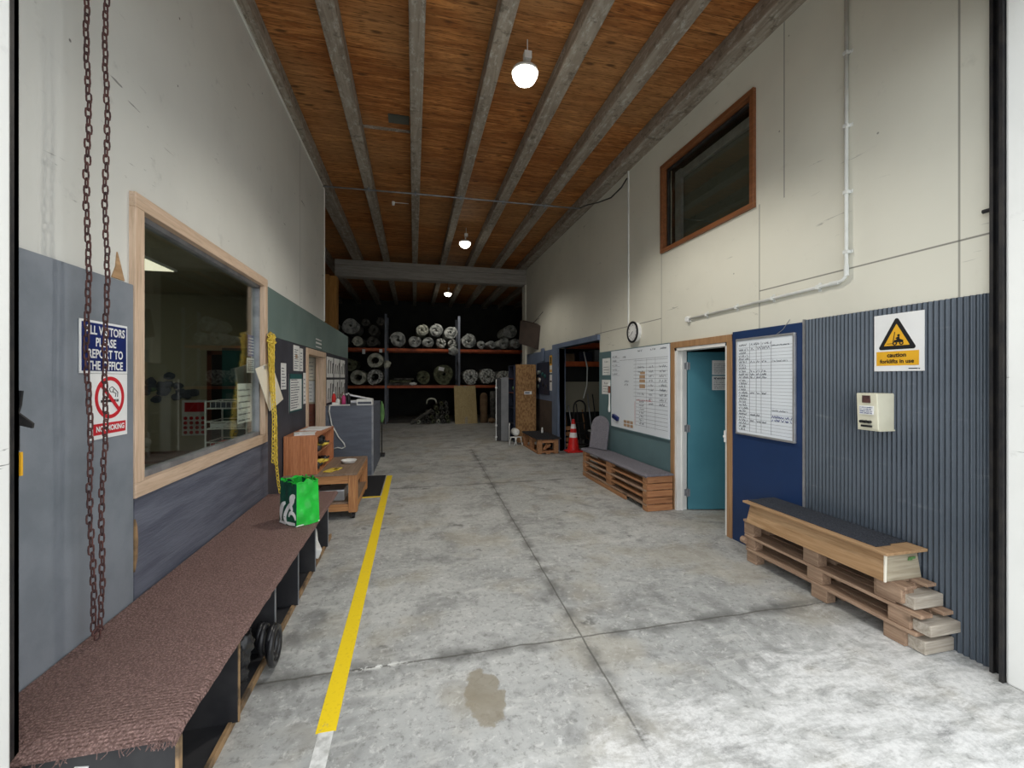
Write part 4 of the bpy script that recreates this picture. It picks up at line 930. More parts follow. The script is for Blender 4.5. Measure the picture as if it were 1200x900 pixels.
# ================================================================== THINGS ON THE RIGHT
def whiteboards():
    # tall framed board on the navy panel
    xw = XR-.014
    t = thing('whiteboard', 'framed whiteboard with a ruled table of handwriting on the navy board', 'whiteboard', (xw, 3.345, 1.09))
    F = FR(3.690, 1.09, xw); W, H = .685, .95
    b = MB(); F.rect(b,.01,W-.01,.01,H-.01,.0,.014); b.build('writing_surface','board',t)
    b = MB(); fw=.020
    for u0,u1,v0,v1 in ((0,W,0,fw),(0,W,H-fw,H),(0,fw,fw,H-fw),(W-fw,W,fw,H-fw)): F.rect(b,u0,u1,v0,v1,0,.026)
    b.build('frame','alum',t,.005)
    b = MB(); rows = 27
    for q in range(rows+1): F.rect(b,.03,W-.03,.045+(H-.14)*q/rows,.0468+(H-.14)*q/rows,.014,.0145)
    b.build('row_lines','inkgrey',t)
    b = MB()
    for u in (.175,.255,.315,.43): F.rect(b,u,u+.003,.04,H-.05,.014,.0147)
    b.build('column_lines','inkgrey',t)
    r = random.Random(31); b = MB(); bb = MB(); rh = (H-.14)/rows
    for q in range(rows):
        v = .047+rh*q
        F.scrawl(b,.035,v,.11*r.uniform(.7,1.1),rh*.75,r,.016,.004)
        if q in (3,12,17,18,19,22): 
            for u in (.185,.262,.325): F.scrawl(b,u,v,.045,rh*.75,r,.016,.004)
        if q in (5,): F.scrawl(b,.185,v,.11,rh*.75,r,.016,.005)
        if q in (4,5): F.scrawl(bb,.44,v,.20,rh*.8,r,.016,.005)
        if r.random()<.15: F.scrawl(b,.44,v,.16,rh*.6,r,.016,.0025)
    for u,w in ((.04,.09),(.19,.10),(.33,.09)): F.scrawl(b,u,H-.075,w,.022,r,.016,.004)
    for u in (.195,.265,.325,.37): F.scrawl(b,u,H-.12,.04,.03,r,.016,.004)
    F.scrawl(b,.44,H-.10,.18,.014,r,.016,.004)
    b.build('handwriting','inkgrey',t); bb.build('blue_handwriting','inkblue',t)
    # large board on the teal grey panel
    xw = XR-.010
    t = thing('whiteboard', 'large frameless whiteboard with a roster grid and magnets on the teal grey board', 'whiteboard', (xw, 5.67, .86))
    F = FR(6.495,.865,xw); W,H = 1.64,1.225
    b = MB(); F.rect(b,0,W,0,H,0,.018); b.build('writing_surface','board',t,.003)
    b = MB(); F.rect(b,-.012,W,-.014,0,0,.024); F.rect(b,-.012,0,0,H,0,.022); F.rect(b,0,W,H,H+.010,0,.020); lab(b.build('frame','greenpanel',t),'thin dark edging')
    r = random.Random(77)
    b = MB()
    for q in range(19):
        v = .10+q*.052
        u0 = .80 if q < 8 else .74
        F.rect(b,u0,W-.03,v,v+.0035,.018,.0185)
    for u in (.80,1.10,1.32): F.rect(b,u,u+.003,.08,H-.16,.018,.0187)
    for q in range(5): F.rect(b,.04,.30-.02*(q%2),H-.12-.07*q,H-.117-.07*q,.018,.0185)
    F.rect(b,.30,W-.03,H-.165,H-.161,.018,.0185)
    b.build('grid_lines','inkgrey',t)
    b = MB(); hr = MB()
    for q in range(5): F.scrawl(b,.05,H-.11-.07*q,.16,.035,r,.020,.004)
    F.scrawl(b,.40,H-.13,.12,.03,r,.020,.004)
    for u in (.86,1.20,1.44): F.scrawl(b,u,H-.06,.13,.03,r,.020,.006)
    for q in range(9):
        v = H-.30-.064*q
        F.scrawl(b,1.42,v,.15,.04,r,.020,.0055)
        if q<9: F.scrawl(b,1.16,v,.10,.035,r,.020,.004)
        if q in (0,1,6): F.scrawl(b,.86,v,.18,.035,r,.020,.004)
    for q in range(7): F.scrawl(b,.90,.12+q*.052,.12,.03,r,.020,.0045)
    for v in (.57,.62): F.scrawl(b,.46,v+.10,.13,.035,r,.020,.005)
    F.scrawl(hr,.82,.455,.42,.028,r,.020,.0045); F.rect(hr,.775,.78,.10,.44,.018,.0195)
    b.build('handwriting','inkgrey',t); hr.build('red_handwriting','inkred',t)
    b = MB()
    for v0,v1 in ((.66,.72),(.74,.79),(.80,.85),(.86,.90)): F.rect(b,.93+.02*(v0>.8)-.02,1.06,v0-.02,v1-.025,.018,.020)
    lab(b.build('tan_label','inktan',t),'tan card strips stuck on the roster')
    b = MB()
    for i in range(6): F.rect(b,.44+.10*(i%3),.52+.10*(i%3),.04+.055*(i//3),.082+.055*(i//3),.018,.021)
    lab(b.build('card_label','inktan',t),'small cards stuck at the bottom of the board')
    tg = thing('board_eraser','blue magnetic eraser on the large whiteboard','eraser',F.p(.20,.14,.02)); b = MB(); c = F.p(.20,.155,.042); b.obox(c,(.044,.17,.065),(.25,0,0)); b.build('eraser_body','signblue',tg,.006); b = MB(); b.obox(F.p(.20,.155,.024),(.010,.168,.062),(.25,0,0)); b.build('felt_pad','inkgrey',tg)

def right_wall_small():
    for (y0,y1,z0,z1,lb) in ((6.56,6.86,1.70,1.985,'upper of the two white sheets beside the large whiteboard'),(6.56,6.88,1.375,1.62,'lower of the two white sheets beside the large whiteboard')):
        F = FR(y1,z0,XR-.010); t = thing('notice',lb,'notice',(XR-.01,(y0+y1)/2,z0)); b = MB(); F.rect(b,0,y1-y0,0,z1-z0,0,.003); b.build('sheet','paper',t)
        b = MB(); r = random.Random(int(z0*100)); F.scrawl(b,.09,z1-z0-.07,.14,.03,r,.005,.005)
        for q in range(3): F.scrawl(b,.05,.04+.045*q,.2,.012,r,.005,.0025)
        b.build('print','inkgrey',t)
    t = thing('hand_brush','white handled brush hanging beside the large whiteboard','brush',(XR-.03,6.55,1.06))
    b = MB(); x = XR-.028; b.lathe((x,6.555,1.08),[(.0,0),(.020,.01),(.026,.05),(.016,.12),(.012,.26),(.014,.31),(.006,.33)],12); b.build('handle','white',t,smooth=True)
    b = MB(); b.box(x-.018,x+.012,6.535,6.58,1.40,1.52); b.build('bristles','redbrown',t,.006)
    b = MB(); b.cyl((x,6.56,1.52),(x,6.555,1.56),.03,n=12); b.cyl((x,6.56,1.56),(x+.016,6.56,1.60),.008,n=8); b.build('hook','white',t)
    # clock
    t = thing('wall_clock','round white clock with a dark rim on the cream right wall','clock',(XR-.035,5.72,2.32)); cy, cz = 5.715, 2.325
    b = MB(); b.lathe((XR,cy,cz),[(.140,0),(.146,-.062),(.120,-.066),(.0,-.066)],40,'x'); b.build('case','white',t,smooth=False)
    b = MB(); b.lathe((XR,cy,cz),[(.146,-.060),(.158,-.064),(.158,-.078),(.132,-.080),(.128,-.066)],40,'x'); b.build('rim','ink',t)
    F = FR(cy,cz,XR-.067); b = MB(); F.disc(b,0,0,.128,0,.002,40); b.build('face','paper',t)
    for h in range(1,13): a = PI/2-h*PI/6; text(str(h),.036,'ink',t,F.p(.103*math.cos(a),.103*math.sin(a),.002),F.x,F.y,'numeral',.0006)
    for a,l,w,nm in ((PI/2-2*PI*(7.63/12),.058,.010,'hour_hand'),(PI/2-2*PI*(38/60),.088,.007,'minute_hand')):
        b = MB(); d = Vector((math.cos(a),math.sin(a))); n = Vector((-d.y,d.x))*w/2; F.shape(b,[tuple(-d*.015-n),tuple(d*l-n*.5),tuple(d*l+n*.5),tuple(-d*.015+n)],.004,.006); b.build(nm,'ink',t)
    # conduit
    t = thing('conduit','white conduit pipe running down and along the cream right wall','conduit',(XR-.02,3.5,2.37)); x = XR-.022
    P = [(x,2.57,4.805),(x,2.57,2.45)]+[(x,2.57+.05*(1-math.cos(a)),2.45-.05*math.sin(a)*1.2) for a in (.3,.7,1.1,1.5)]+[(x,2.66,2.385),(x,4.46,2.352)]
    b = MB(); b.tube(P,.0135,10); b.build('pipe','pvc',t,smooth=True)
    b = MB(); b.cyl((x,2.57,2.42),(x,2.57,2.50),.017,n=12); b.cyl((x,2.63,2.386),(x,2.70,2.385),.017,n=12); b.build('elbow','pvc',t)
    for y,z in ((2.57,2.6),(2.57,3.05),(2.57,3.55),(2.57,4.1),(2.80,2.383),(3.25,2.375),(3.7,2.366),(4.15,2.357)):
        b = MB()
        if y == 2.57: b.box(x-.016,XR-.002,y-.017,y+.017,z-.012,z+.012); b.box(XR-.006,XR-.002,y-.036,y+.036,z-.012,z+.012)
        else: b.box(x-.016,XR-.002,y-.012,y+.012,z-.017,z+.017); b.box(XR-.006,XR-.002,y-.012,y+.012,z-.036,z+.036)
        b.build('saddle_clip','pvc',t)
    b = MB(); b.lathe((XR-.001,4.48,2.350),[(.034,0),(.034,-.040),(.028,-.046),(.0,-.046)],18,'x'); b.build('junction_box','white',t)
    t = thing('cable_trunking','thin white trunking running down the right wall to the clock','trunking',(XR,5.95,2.2)); b = MB(); b.box(XR-.018,XR,5.938,5.962,2.22,4.81); b.build('cover','pvc',t)
    # grey tube slung under the joists and the loose black cable
    t = thing('ceiling_conduit','thin grey conduit slung across beneath the ceiling joists','conduit',(0,7.46,4.79)); b = MB(); b.tube([(-1.72,7.52,4.795),(0,7.47,4.795),(2.4,7.44,4.792),(3.0,7.43,4.792)],.014,8); b.build('pipe','steel',t,smooth=True)
    for x in (-1.48,-.73,.03,.80,1.56,2.34): 
        b = MB(); b.box(x-.015,x+.015,7.42,7.52,4.778,4.81); b.build('saddle_clip','steel',t)
    b = MB(); b.tube([(3.17,5.95,4.70),(3.13,6.05,4.60),(3.10,6.35,4.56),(3.08,6.8,4.66),(3.04,7.2,4.77),(3.0,7.43,4.80)],.011,8); tag(b.build('cable','blackmetal',smooth=True),'loose black cable drooping under the right wall joist','cable')
    # wires over the navy board
    b = MB(); b.tube([(XR-.03,3.22,2.03),(XR-.018,3.14,2.08),(XR-.008,3.08,2.16)],.003,6); tag(b.build('wire','steel'),'short thin wire above the framed whiteboard','wire')

def meter_and_sign():
    x1 = XR-.014
    t = thing('meter_box','cream metal control box with a label on the corrugated sheet','control box',(3.11,2.31,1.29))
    y0,y1,z0,z1,x0 = 2.245,2.385,1.295,1.545,3.035
    b = MB(); b.hexa([(x0+.012,y0,z0),(x1,y0,z0),(x1,y1,z0),(x0+.012,y1,z0)],[(x0,y0,z1),(x1,y0,z1),(x1,y1,z1),(x0,y1,z1)]); b.build('box_body','cream',t,.006)
    F = Face((x0+.006,y1,z0),(0,-1,0),(0,0,1))
    b = MB(); F.rect(b,.045,.095,.185,.235,.0,.012); lab(b.build('display','rust',t),'dark brown display window')
    b = MB(); F.rect(b,.025,.118,.105,.165,.004,.010); p = b.build('label_plate','signwhite',t); b = MB(); r = random.Random(6)
    for q in range(4): F.scrawl(b,.03,.112+.013*q,.08,.007,r,.0125,.002)
    b.build('print','inkblue',p)
    for u,m in ((.040,'ink'),(.066,'ink'),(.092,'blackmetal')):
        b = MB(); b.cyl(F.p(u,.055,.0),F.p(u,.055,.020),.010,n=12); b.build('knob',m,t)
    b = MB(); F.rect(b,.035,.105,.018,.032,0,.012); b.build('handle_bar','ink',t,.002)
    b = MB(); b.box(x0+.02,x1,y0-.004,y1+.004,z0-.006,z0+.004); b.build('base_flange','cream',t)
    # caution sign
    xs = XR-.016
    t = thing('sign','yellow and white forklift caution sign on the corrugated sheet','sign',(xs,2.22,1.695)); F = FR(2.372,1.697,xs); W,H = .305,.39
    b = MB(); F.rect(b,0,W,0,H,0,.003); b.build('sign_face','signwhite',t)
    b = MB(); F.rect(b,.016,W-.03,.038,.135,.003,.0045); b.build('caption_panel','signyellow',t)
    def tri(c, rad, rr, n=6):
        P = []
        for k in range(3):
            a = PI/2+k*2*PI/3; cx,cy = c[0]+(rad-2*rr)*math.cos(a), c[1]+(rad-2*rr)*math.sin(a)
            for q in range(n+1): 
                b_ = a-PI/3+2*PI/3*q/n; P.append((cx+rr*math.cos(b_),cy+rr*math.sin(b_)))
        return P
    c = (W/2-.008,.222)
    b = MB(); F.shape(b,[(c[0]+(u-c[0])*.93,v) for u,v in tri(c,.150,.014)],.003,.0045); b.build('warning_triangle','ink',t)
    b = MB(); F.shape(b,[(c[0]+(u-c[0])*.93,v) for u,v in tri(c,.098,.002)],.0045,.006); b.build('triangle_field','signyellow',t)
    b = MB(); w0,w1 = .006,.0072; g = lambda u,v: (c[0]+u,c[1]-.045+v)
    F.shape(b,[g(*p) for p in ((-.014,.018),(.040,.016),(.042,.030),(.020,.040),(.004,.038),(-.006,.034),(-.014,.034))],w0,w1)   # body
    F.shape(b,[g(*p) for p in ((-.024,.012),(-.020,.012),(-.008,.088),(-.012,.090))],w0,w1)                                       # mast
    F.shape(b,[g(*p) for p in ((-.060,.008),(-.020,.008),(-.020,.012),(-.060,.011))],w0,w1)                                      # forks
    F.shape(b,[g(*p) for p in ((.006,.038),(.020,.038),(.018,.056),(.006,.054),(-.006,.046),(-.004,.042))],w0,w1); F.disc(b,*g(.013,.064),.008,w0,w1,14)   # driver
    for u,r_ in ((-.010,.014),(.030,.013)): F.ring(b,*g(u,.011),r_*.5,r_,w0,w1+.0004,18)
    b.build('forklift_symbol','ink',t)
    text('caution',.040,'ink',t,F.p(W/2-.008,.108,.0045),F.x,F.y,'lettering',.0012); text('forklifts in use',.037,'ink',t,F.p(W/2-.008,.066,.0045),F.x,F.y,'lettering',.001,sx=.98)
    b = MB(); F.rect(b,.215,.268,.014,.020,.003,.004); F.shape(b,[(.270,.020),(.282,.018),(.276,.010)],.003,.004); b.build('maker_mark','ink',t)

def pallets_and_seats():
    # three weathered pallets with a long timber box on top
    lbl = ('weathered pallet at the bottom of the stack under the timber box','weathered pallet in the middle of the stack under the timber box','weathered pallet at the top of the stack under the timber box')
    z = 0.0
    spec = ((1.915,2.935,3.175,.100,.022),(1.885,2.930,3.180,.098,.022),(1.965,2.925,3.170,.112,.020))
    for i,(ya,x0,x1,bh,dh) in enumerate(spec):
        t = thing('pallet',lbl[i],'pallet',((x0+x1)/2,2.6,z),'pallets under the timber box'); yb = 3.285+.01*i; tw = x1-x0
        sk = .012*(i-1)
        # bearer across the near end, weathered
        b = MB(); b.box(x0+.02,x1+.01,ya,ya+.095,z+.004,z+bh-(.03 if i < 2 else .035)+(.03 if i==0 else .02)-.018); b.build('end_bearer','greypalx',t,.005)
        for yy in (ya+.095,2.52+.03*i,yb-.11):
            for xx in (x0,x1-.085):
                b = MB(); b.box(xx,xx+.085,yy,yy+.125 if yy < 3 else yb,z+.002,z+bh-.001); b.build('block','greypal',t,.004)
        if i == 2:
            b = MB(); b.box(x0-.01,x0+.09,ya+.05,ya+.20,z+.02,z+bh); b.build('block','greypal',t,.004)
        for q,(xa,xb) in enumerate(((x0,x0+.085),(x0+.088,x0+.155),(x1-.080,x1))):
            b = MB(); y_a = ya+(.03 if q != 1 else .12); b.box(xa-(.012 if q==0 else 0),xb,y_a,yb,z+bh,z+bh+dh); b.build('deck_board','greypal',t,.003)
        if i == 1:
            b = MB(); b.cyl((x0-.005,yb-.02,z+.06),(x0-.005,yb+.03,z+.06),.03,n=14); b.build('block','greypal',t)
        z += bh+dh
    zt = z
    t = thing('timber_box','long pale timber box seat with a charcoal carpet strip on the pallet stack','box',(3.02,2.64,zt)); z0,z1 = zt+.002,.548
    xa,xb,ya,yb = 2.862,3.165,2.085,3.205
    b = MB(); b.hexa([(xa,ya-.012,z0),(xa+.018,ya-.012,z0),(xa+.018,yb+.008,z0),(xa,yb+.008,z0)],[(xa+.030,ya+.008,z1),(xa+.048,ya+.008,z1),(xa+.048,yb-.012,z1),(xa+.030,yb-.012,z1)]); b.build('front_board','boxwood',t,.002)
    b = MB(); b.hexa([(xa+.020,ya-.012,z0),(xb,ya-.012,z0),(xb,ya+.006,z0),(xa+.020,ya+.006,z0)],[(xa+.050,ya+.008,z1),(xb-.01,ya+.008,z1),(xb-.01,ya+.026,z1),(xa+.050,ya+.026,z1)]); p = b.build('end_board','boxend',t,.002)
    b = MB(); b.hexa([(xa+.020,yb-.010,z0),(xb,yb-.010,z0),(xb,yb+.008,z0),(xa+.020,yb+.008,z0)],[(xa+.050,yb-.030,z1),(xb-.01,yb-.030,z1),(xb-.01,yb-.012,z1),(xa+.050,yb-.012,z1)]); b.build('end_board','boxend',t,.002)
    b = MB(); b.box(xb-.018,xb,ya+.028,yb-.032,z0,z1); b.build('back_board','boxwood',t)
    b = MB(); b.box(xa-.022,xb+.012,ya-.040,yb+.025,z1+.001,z1+.019); b.build('lid_board','boxwood',t,.003)
    b = MB(); b.box(xa+.020,xa+.145,ya+.055,yb+.005,z1+.0195,z1+.026); b.box(xa+.150,xb+.004,ya+.075,yb+.018,z1+.0195,z1+.027); b.build('carpet_strip','boxcarpet',t,.002)
    b = MB(); b.obox((xa+.235,ya-.004,z1-.045),(.055,.004,.014),(.11,0,0)); b.obox((xa+.220,ya-.004,z1-.054),(.035,.004,.010),(.11,0,0)); lab(b.build('paint_mark','green',t),'green paint mark on the end board')
    b = MB(); b.hexa([(xa-.003,ya-.015,z0),(xa+.012,ya-.015,z0),(xa+.012,ya-.008,z0),(xa-.003,ya-.008,z0)],[(xa+.026,ya+.003,z1),(xa+.042,ya+.003,z1),(xa+.042,ya+.012,z1),(xa+.026,ya+.012,z1)]); lab(b.build('corner_batten','creampaper',t),'pale edge of the front corner')
    # long slatted pallet seat under the big whiteboard
    t = thing('pallet_bench','long slatted orange timber pallet seat under the large whiteboard','seat',(2.98,5.77,0)); x0,x1,ya,yb = 2.795,3.150,4.745,6.79
    ht = .435; lay = 5; lh = ht/lay
    for k in range(lay):
        b = MB(); b.box(x0+.004,x1,ya-.004+.004*(k%2),ya+.020,k*lh+.004,(k+1)*lh-.006); b.build('end_board','palletx',t,.003)
    ym = (ya+yb)/2+.06
    for k in range(lay):
        for yy,wd in ((ya+.021,.085),(ym-.07,.14),(yb-.10,.10)):
            b = MB(); b.box(x0+(.004 if k%2 else 0),x0+.09,yy,yy+wd,k*lh+.001,(k+1)*lh-.024); b.build('block','pallet',t,.003)
        for xx in (x0,x1-.10):
            b = MB(); b.box(xx,xx+.10,ya+.021,yb,(k+1)*lh-.023,(k+1)*lh-.001); b.build('deck_board','pallet' if k%2 else 'greypal',t,.002)
    b = MB(); b.box(x0-.002,x0+.025,ya+.55,yb-.10,0,.055); b.build('kick_board','pallet',t,.003)
    b = MB(); b.box(x1-.09,x1-.02,ya+.03,yb-.02,.0,ht-.024); b.build('rear_bearer','greypal',t)
    b = MB(); rings = []
    for k in range(25):
        y = ya-.02+(yb-ya+.05)*k/24; w = .004*math.sin(k*1.3); rings.append([(x0-.018+w,y,ht-.012),(x0-.022+w,y,ht+.006),(x0+.0,y,ht+.026+w*.6),(x1-.02,y,ht+.028-w*.5),(x1+.005,y,ht+.02),(x1+.004,y,ht+.001),(x0-.006,y,ht+.001)])
    b.rings(rings); b.build('carpet_pad','greycarpet',t)
    # small seat by the chipboard
    t = thing('pallet_bench','short pallet seat with a black carpet pad in front of the tall chipboard','seat',(2.87,9.5,0)); x0,x1,ya,yb = 2.61,3.08,8.86,10.14
    for z0,z1 in ((.015,.06),):
        for xx in (x0,(x0+x1)/2-.05,x1-.10):
            b = MB(); b.box(xx,xx+.10,ya,yb,.0,.025); b.build('deck_board','pallet',t,.003)
    for yy in (ya,(ya+yb)/2-.05,yb-.10):
        for xx in (x0,x1-.10):
            b = MB(); b.box(xx,xx+.10,yy,yy+.10,.026,.295); b.build('block','pallet',t,.004)
    b = MB(); b.box(x0+.10,x1-.10,ya,ya+.05,.24,.295); b.build('end_board','palletx',t,.003)
    b = MB(); b.box(x0+.10,x1-.10,ya,ya+.05,.026,.07); b.build('end_board','palletx',t,.003)
    for k in range(4):
        b = MB(); xx = x0+(x1-x0-.1)*k/3; b.box(xx,xx+.10,ya,yb,.296,.318); b.build('deck_board','pallet',t,.003)
    b = MB(); b.box(x0-.03,x1+.06,ya-.05,yb+.02,.3185,.345); b.build('carpet_pad','darkmat',t,.006)
    b = MB(); b.cyl((2.76,8.95,.085),(2.92,8.955,.185),.03,n=10); b.cyl((2.84,8.95,.19),(2.79,8.95,.125),.02,n=8); tag(b.build('timber_offcut','palletx'),'orange timber offcut inside the near end of the short pallet seat','offcut')
    b = MB(); b.cyl((2.98,9.75,.346),(2.98,9.75,.40),.025,n=12); b.cyl((2.98,9.75,.40),(2.98,9.75,.47),.022,.018,n=12); tag(b.build('cup','white'),'small white cup on the black carpet pad','cup')

def far_right():
    # chipboard ended bookcase
    t = thing('shelf_unit','narrow dark navy shelf unit behind the tall chipboard','shelf',(2.8,10.95,0)); x0,x1,ya,yb = 2.50,3.06,10.68,11.30
    b = MB(); b.box(x0,x1,yb-.02,yb,0,1.98); b.build('side_panel','navycab',t); b = MB(); b.box(x0,x1,ya,ya+.02,0,1.98); b.build('side_panel','navycab',t)
    b = MB(); b.box(x1-.02,x1,ya+.02,yb-.02,0,1.98); b.build('back_panel','navycab',t)
    for z in (.05,.45,.85,1.25,1.62,1.96): 
        b = MB(); b.box(x0,x1-.02,ya+.02,yb-.02,z,z+.02); b.build('shelf','redbrown' if 1.2<z<1.7 else 'navycab',t)
    b = MB(); b.blob((2.60,10.95,1.38),(.07,.07,.06),3,.2,3); tag(b.build('cloth_bundle','green',smooth=True),'small green bundle on the navy shelf unit','cloth')
    t = thing('chipboard_sheet','tall orange brown chipboard sheet with a small white label','board',(2.81,10.63,0)); b = MB(); b.box(2.545,3.075,10.60,10.665,0,2.0); b.build('sheet','osb',t,.003)
    b = MB(); b.box(2.76,2.96,10.596,10.599,1.23,1.31); b.build('label_plate','signwhite',t); b = MB(); b.box(2.78,2.90,10.593,10.5955,1.255,1.285); b.build('print','inkgrey',t)
    # grey upright panel with white edge
    t = thing('upright_panel','grey folded panel standing upright with a white edge strip','panel',(2.22,10.85,0)); b = MB()
    d = Vector((.9746,-.2241,0)); n = Vector((.2241,.9746,0)); o = Vector((2.075,10.90,.02))
    Q = lambda a,w,z: tuple(o+d*a+n*w+Vector((0,0,z)))
    b.hexa([Q(.02,0,0),Q(.14,0,0),Q(.14,.06,0),Q(.02,.06,0)],[Q(.02,0,1.62),Q(.14,0,1.62),Q(.14,.06,1.62),Q(.02,.06,1.62)]); lab(b.build('dark_leaf','blackply',t),'darker folded leaf')
    b = MB(); b.hexa([Q(.14,-.03,0),Q(.33,-.03,0),Q(.33,.06,0),Q(.14,.06,0)],[Q(.14,-.03,1.64),Q(.33,-.03,1.66),Q(.33,.06,1.66),Q(.14,.06,1.64)]); b.build('grey_leaf','grey',t,.004)
    b = MB(); b.hexa([Q(0,-.005,.0),Q(.02,-.005,.0),Q(.02,.06,.0),Q(0,.06,.0)],[Q(0,-.005,1.6),Q(.02,-.005,1.6),Q(.02,.06,1.6),Q(0,.06,1.6)]); b.build('edge_strip','white',t)
    for z in (.10,.40,1.38):
        b = MB(); b.cyl(Q(.01,-.03,z),Q(.01,-.004,z),.028,n=12); b.build('edge_knob','white',t)
    # white drum on wire stand
    t = thing('drum_stand','white plastic drum lying on a white tube stand beside the navy shelf unit','drum',(2.43,10.45,0)); b = MB()
    b.lathe((2.47,10.22,.305),[(.0,0),(.07,.01),(.09,.05),(.09,.26),(.07,.30),(.0,.31)],22,'y'); b.build('drum','white',t,smooth=True); b = MB()
    for x in (2.32,2.46):
        b.tube([(x-.06,10.17,.0),(x,10.19,.20),(x+.10,10.19,.20),(x+.14,10.17,.0)],.014,8)
    b.tube([(2.30,10.19,.20),(2.60,10.19,.20)],.014,8); b.tube([(2.27,10.17,0),(2.27,10.17,.46),(2.28,10.17,.55)],.012,8); b.build('tube_stand','white',t,smooth=True)
    # things on the blue grey wall
    t = thing('cardboard_box','brown cardboard panel hanging tilted high on the blue grey wall','cardboard',(3.12,10.95,2.45)); b = MB(); b.T = Matrix.Translation((3.10,11.1,2.80)) @ Matrix.Rotation(.30,4,'X') @ Matrix.Rotation(.45,4,'Z')
    b.box(-.09,.05,-.42,.42,-.30,.34); b.build('box_body','brownpanel',t,.006); b.T=None
    b = MB(); b.tube([(3.16,10.6,3.2),(3.10,11.2,3.1)],.006,6); b.tube([(3.17,10.3,3.32),(3.10,10.9,3.12)],.006,6); b.build('hanging_cord','blackmetal',t)
    b = MB(); b.box(3.14,3.185,10.20,10.42,2.07,2.4); tag(b.build('jacket','bluegrey',bevel=.02),'blue cloth hanging below the tilted cardboard panel','cloth')
    t = thing('notice_board','dark board hung with tools on the blue grey wall','board',(3.15,10.25,1.22)); F = FR(10.85,1.24,XR-.012); b = MB(); F.rect(b,0,1.05,0,.80,0,.02); b.build('backing_board','navycab',t)
    k = 0
    for u,v,m in ((.15,.55,'paper'),(.30,.56,'greenband'),(.15,.38,'inktan'),(.32,.36,'paper'),(.16,.20,'greenband'),(.55,.5,'tealdim'),(.75,.45,'tealdim'),(.60,.25,'blackply'),(.85,.2,'blackply')):
        b = MB(); b.blob(F.p(u,v,.035),(.018,.075,.055),k,.25,2); k += 1; b.build('hung_item',m,t,smooth=True)
    t = thing('sign','narrow yellow and white strip sign beside the blue grey post','sign',(XR,9.72,1.5)); F = FR(9.80,1.35,XR-.012); b = MB(); F.rect(b,0,.19,.42,.60,0,.006); F.rect(b,0,.19,0,.38,0,.006); b.build('sign_face','signwhite',t); b = MB(); F.rect(b,0,.19,.60,.84,0,.006); F.rect(b,.02,.17,.44,.50,.006,.008); b.build('yellow_part','signyellow',t); b = MB(); F.rect(b,.05,.14,.64,.80,.006,.008); F.rect(b,.03,.16,.2,.24,.006,.008); b.build('symbol','ink',t)
    # storage bay
    t = thing('traffic_cone','red traffic cone with two white bands at the storage opening','cone',(3.49,9.03,0)); cx,cy=3.49,9.03
    b = MB(); b.box(cx-.19,cx+.19,cy-.19,cy+.19,0,.035); b.build('base','conered',t,.012)
    R = lambda z: .135-(.135-.030)*(z-.035)/.69
    for za,zb,m,nm in ((.035,.32,'conered','cone_body'),(.32,.43,'signwhite','white_band'),(.43,.52,'conered','cone_body'),(.52,.62,'signwhite','white_band'),(.62,.725,'conered','cone_body')):
        b = MB(); b.lathe((cx,cy,0),[(R(za)-.012,za),(R(za),za),(R(zb),zb),(R(zb)-.012,zb)],28); b.build(nm,m,t,smooth=False)
    t = thing('storage_rack','dark rack with red beams inside the storage opening','rack',(4.6,10.2,0))
    for x in (3.42,5.0,6.2):
        for y in (9.95,10.6):
            b = MB(); b.box(x,x+.07,y,y+.07,0,2.7); b.build('upright','upright',t)
    for z in (1.95,2.42):
        for y in (9.93,10.62):
            b = MB(); b.box(3.42,6.27,y,y+.04,z,z+.11); b.build('beam','orangesteel',t)
        b = MB(); b.box(3.44,6.25,9.98,10.62,z+.085,z+.105); b.build('deck','blackply',t)
    b = MB(); b.box(3.50,4.95,10.64,10.68,.75,1.55); tag(b.build('backing_panel','plain'),'grey sheet leaning at the back of the storage room','sheet')
    t = thing('handcart','black hoop handled handcart in the storage room','handcart',(3.95,9.5,0)); b = MB(); b.T = Matrix.Translation((-.08,-.15,0)); b.tube([(3.80,9.75,.1),(3.80,9.75,.95)]+[(3.95+.15*math.cos(a),9.75,.95+.16*math.sin(a)) for a in (PI*(1-k/10) for k in range(1,10))]+[(4.10,9.75,.95),(4.10,9.75,.1)],.02,8); b.build('hoop_frame','blackmetal',t,smooth=True)
    for z in (.3,.55,.8):
        b = MB(); b.T = Matrix.Translation((-.08,-.15,0)); b.box(3.80,4.10,9.74,9.76,z,z+.03); b.build('cross_bar','blackmetal',t)
    b = MB(); b.T = Matrix.Translation((-.08,-.15,0)); b.box(3.78,4.12,9.55,9.75,.06,.08); b.build('toe_plate','blackmetal',t)
    for x in (3.68,4.06):
        b = MB(); b.cyl((x-.02,9.63,.10),(x+.02,9.63,.10),.10,n=20); b.build('wheel','shade_black',t)
    b = MB(); b.tube([(4.10,9.90,2.3),(4.16,9.82,1.9),(4.14,9.80,1.45),(4.05,9.80,1.15)],.018,8); tag(b.build('hose','pvc',smooth=True),'white hose hanging in the storage room','hose')
    b = MB(); b.lathe((3.36,9.60,1.78),[(.0,0),(.10,.01),(.17,.03),(.17,.05),(.0,.06)],20,'y'); tag(b.build('disc','grey',smooth=True),'grey disc hanging inside the storage opening','disc')
    t = thing('small_crate','small reddish pallet crate leaning behind the traffic cone','crate',(3.45,9.5,0)); b = MB(); b.T = Matrix.Translation((3.46,9.42,.02)) @ Matrix.Rotation(-.16,4,'X')
    for k in range(4): b.box(-.17,.17,-.01,.012,.02+.13*k,.11+.13*k)
    b.build('slats','palletx',t,.003); b.v=[]; b.f=[]
    for x in (-.19,.16): b.box(x,x+.035,.0,.05,0,.55)
    b.build('rail','redbrown',t); b.T=None
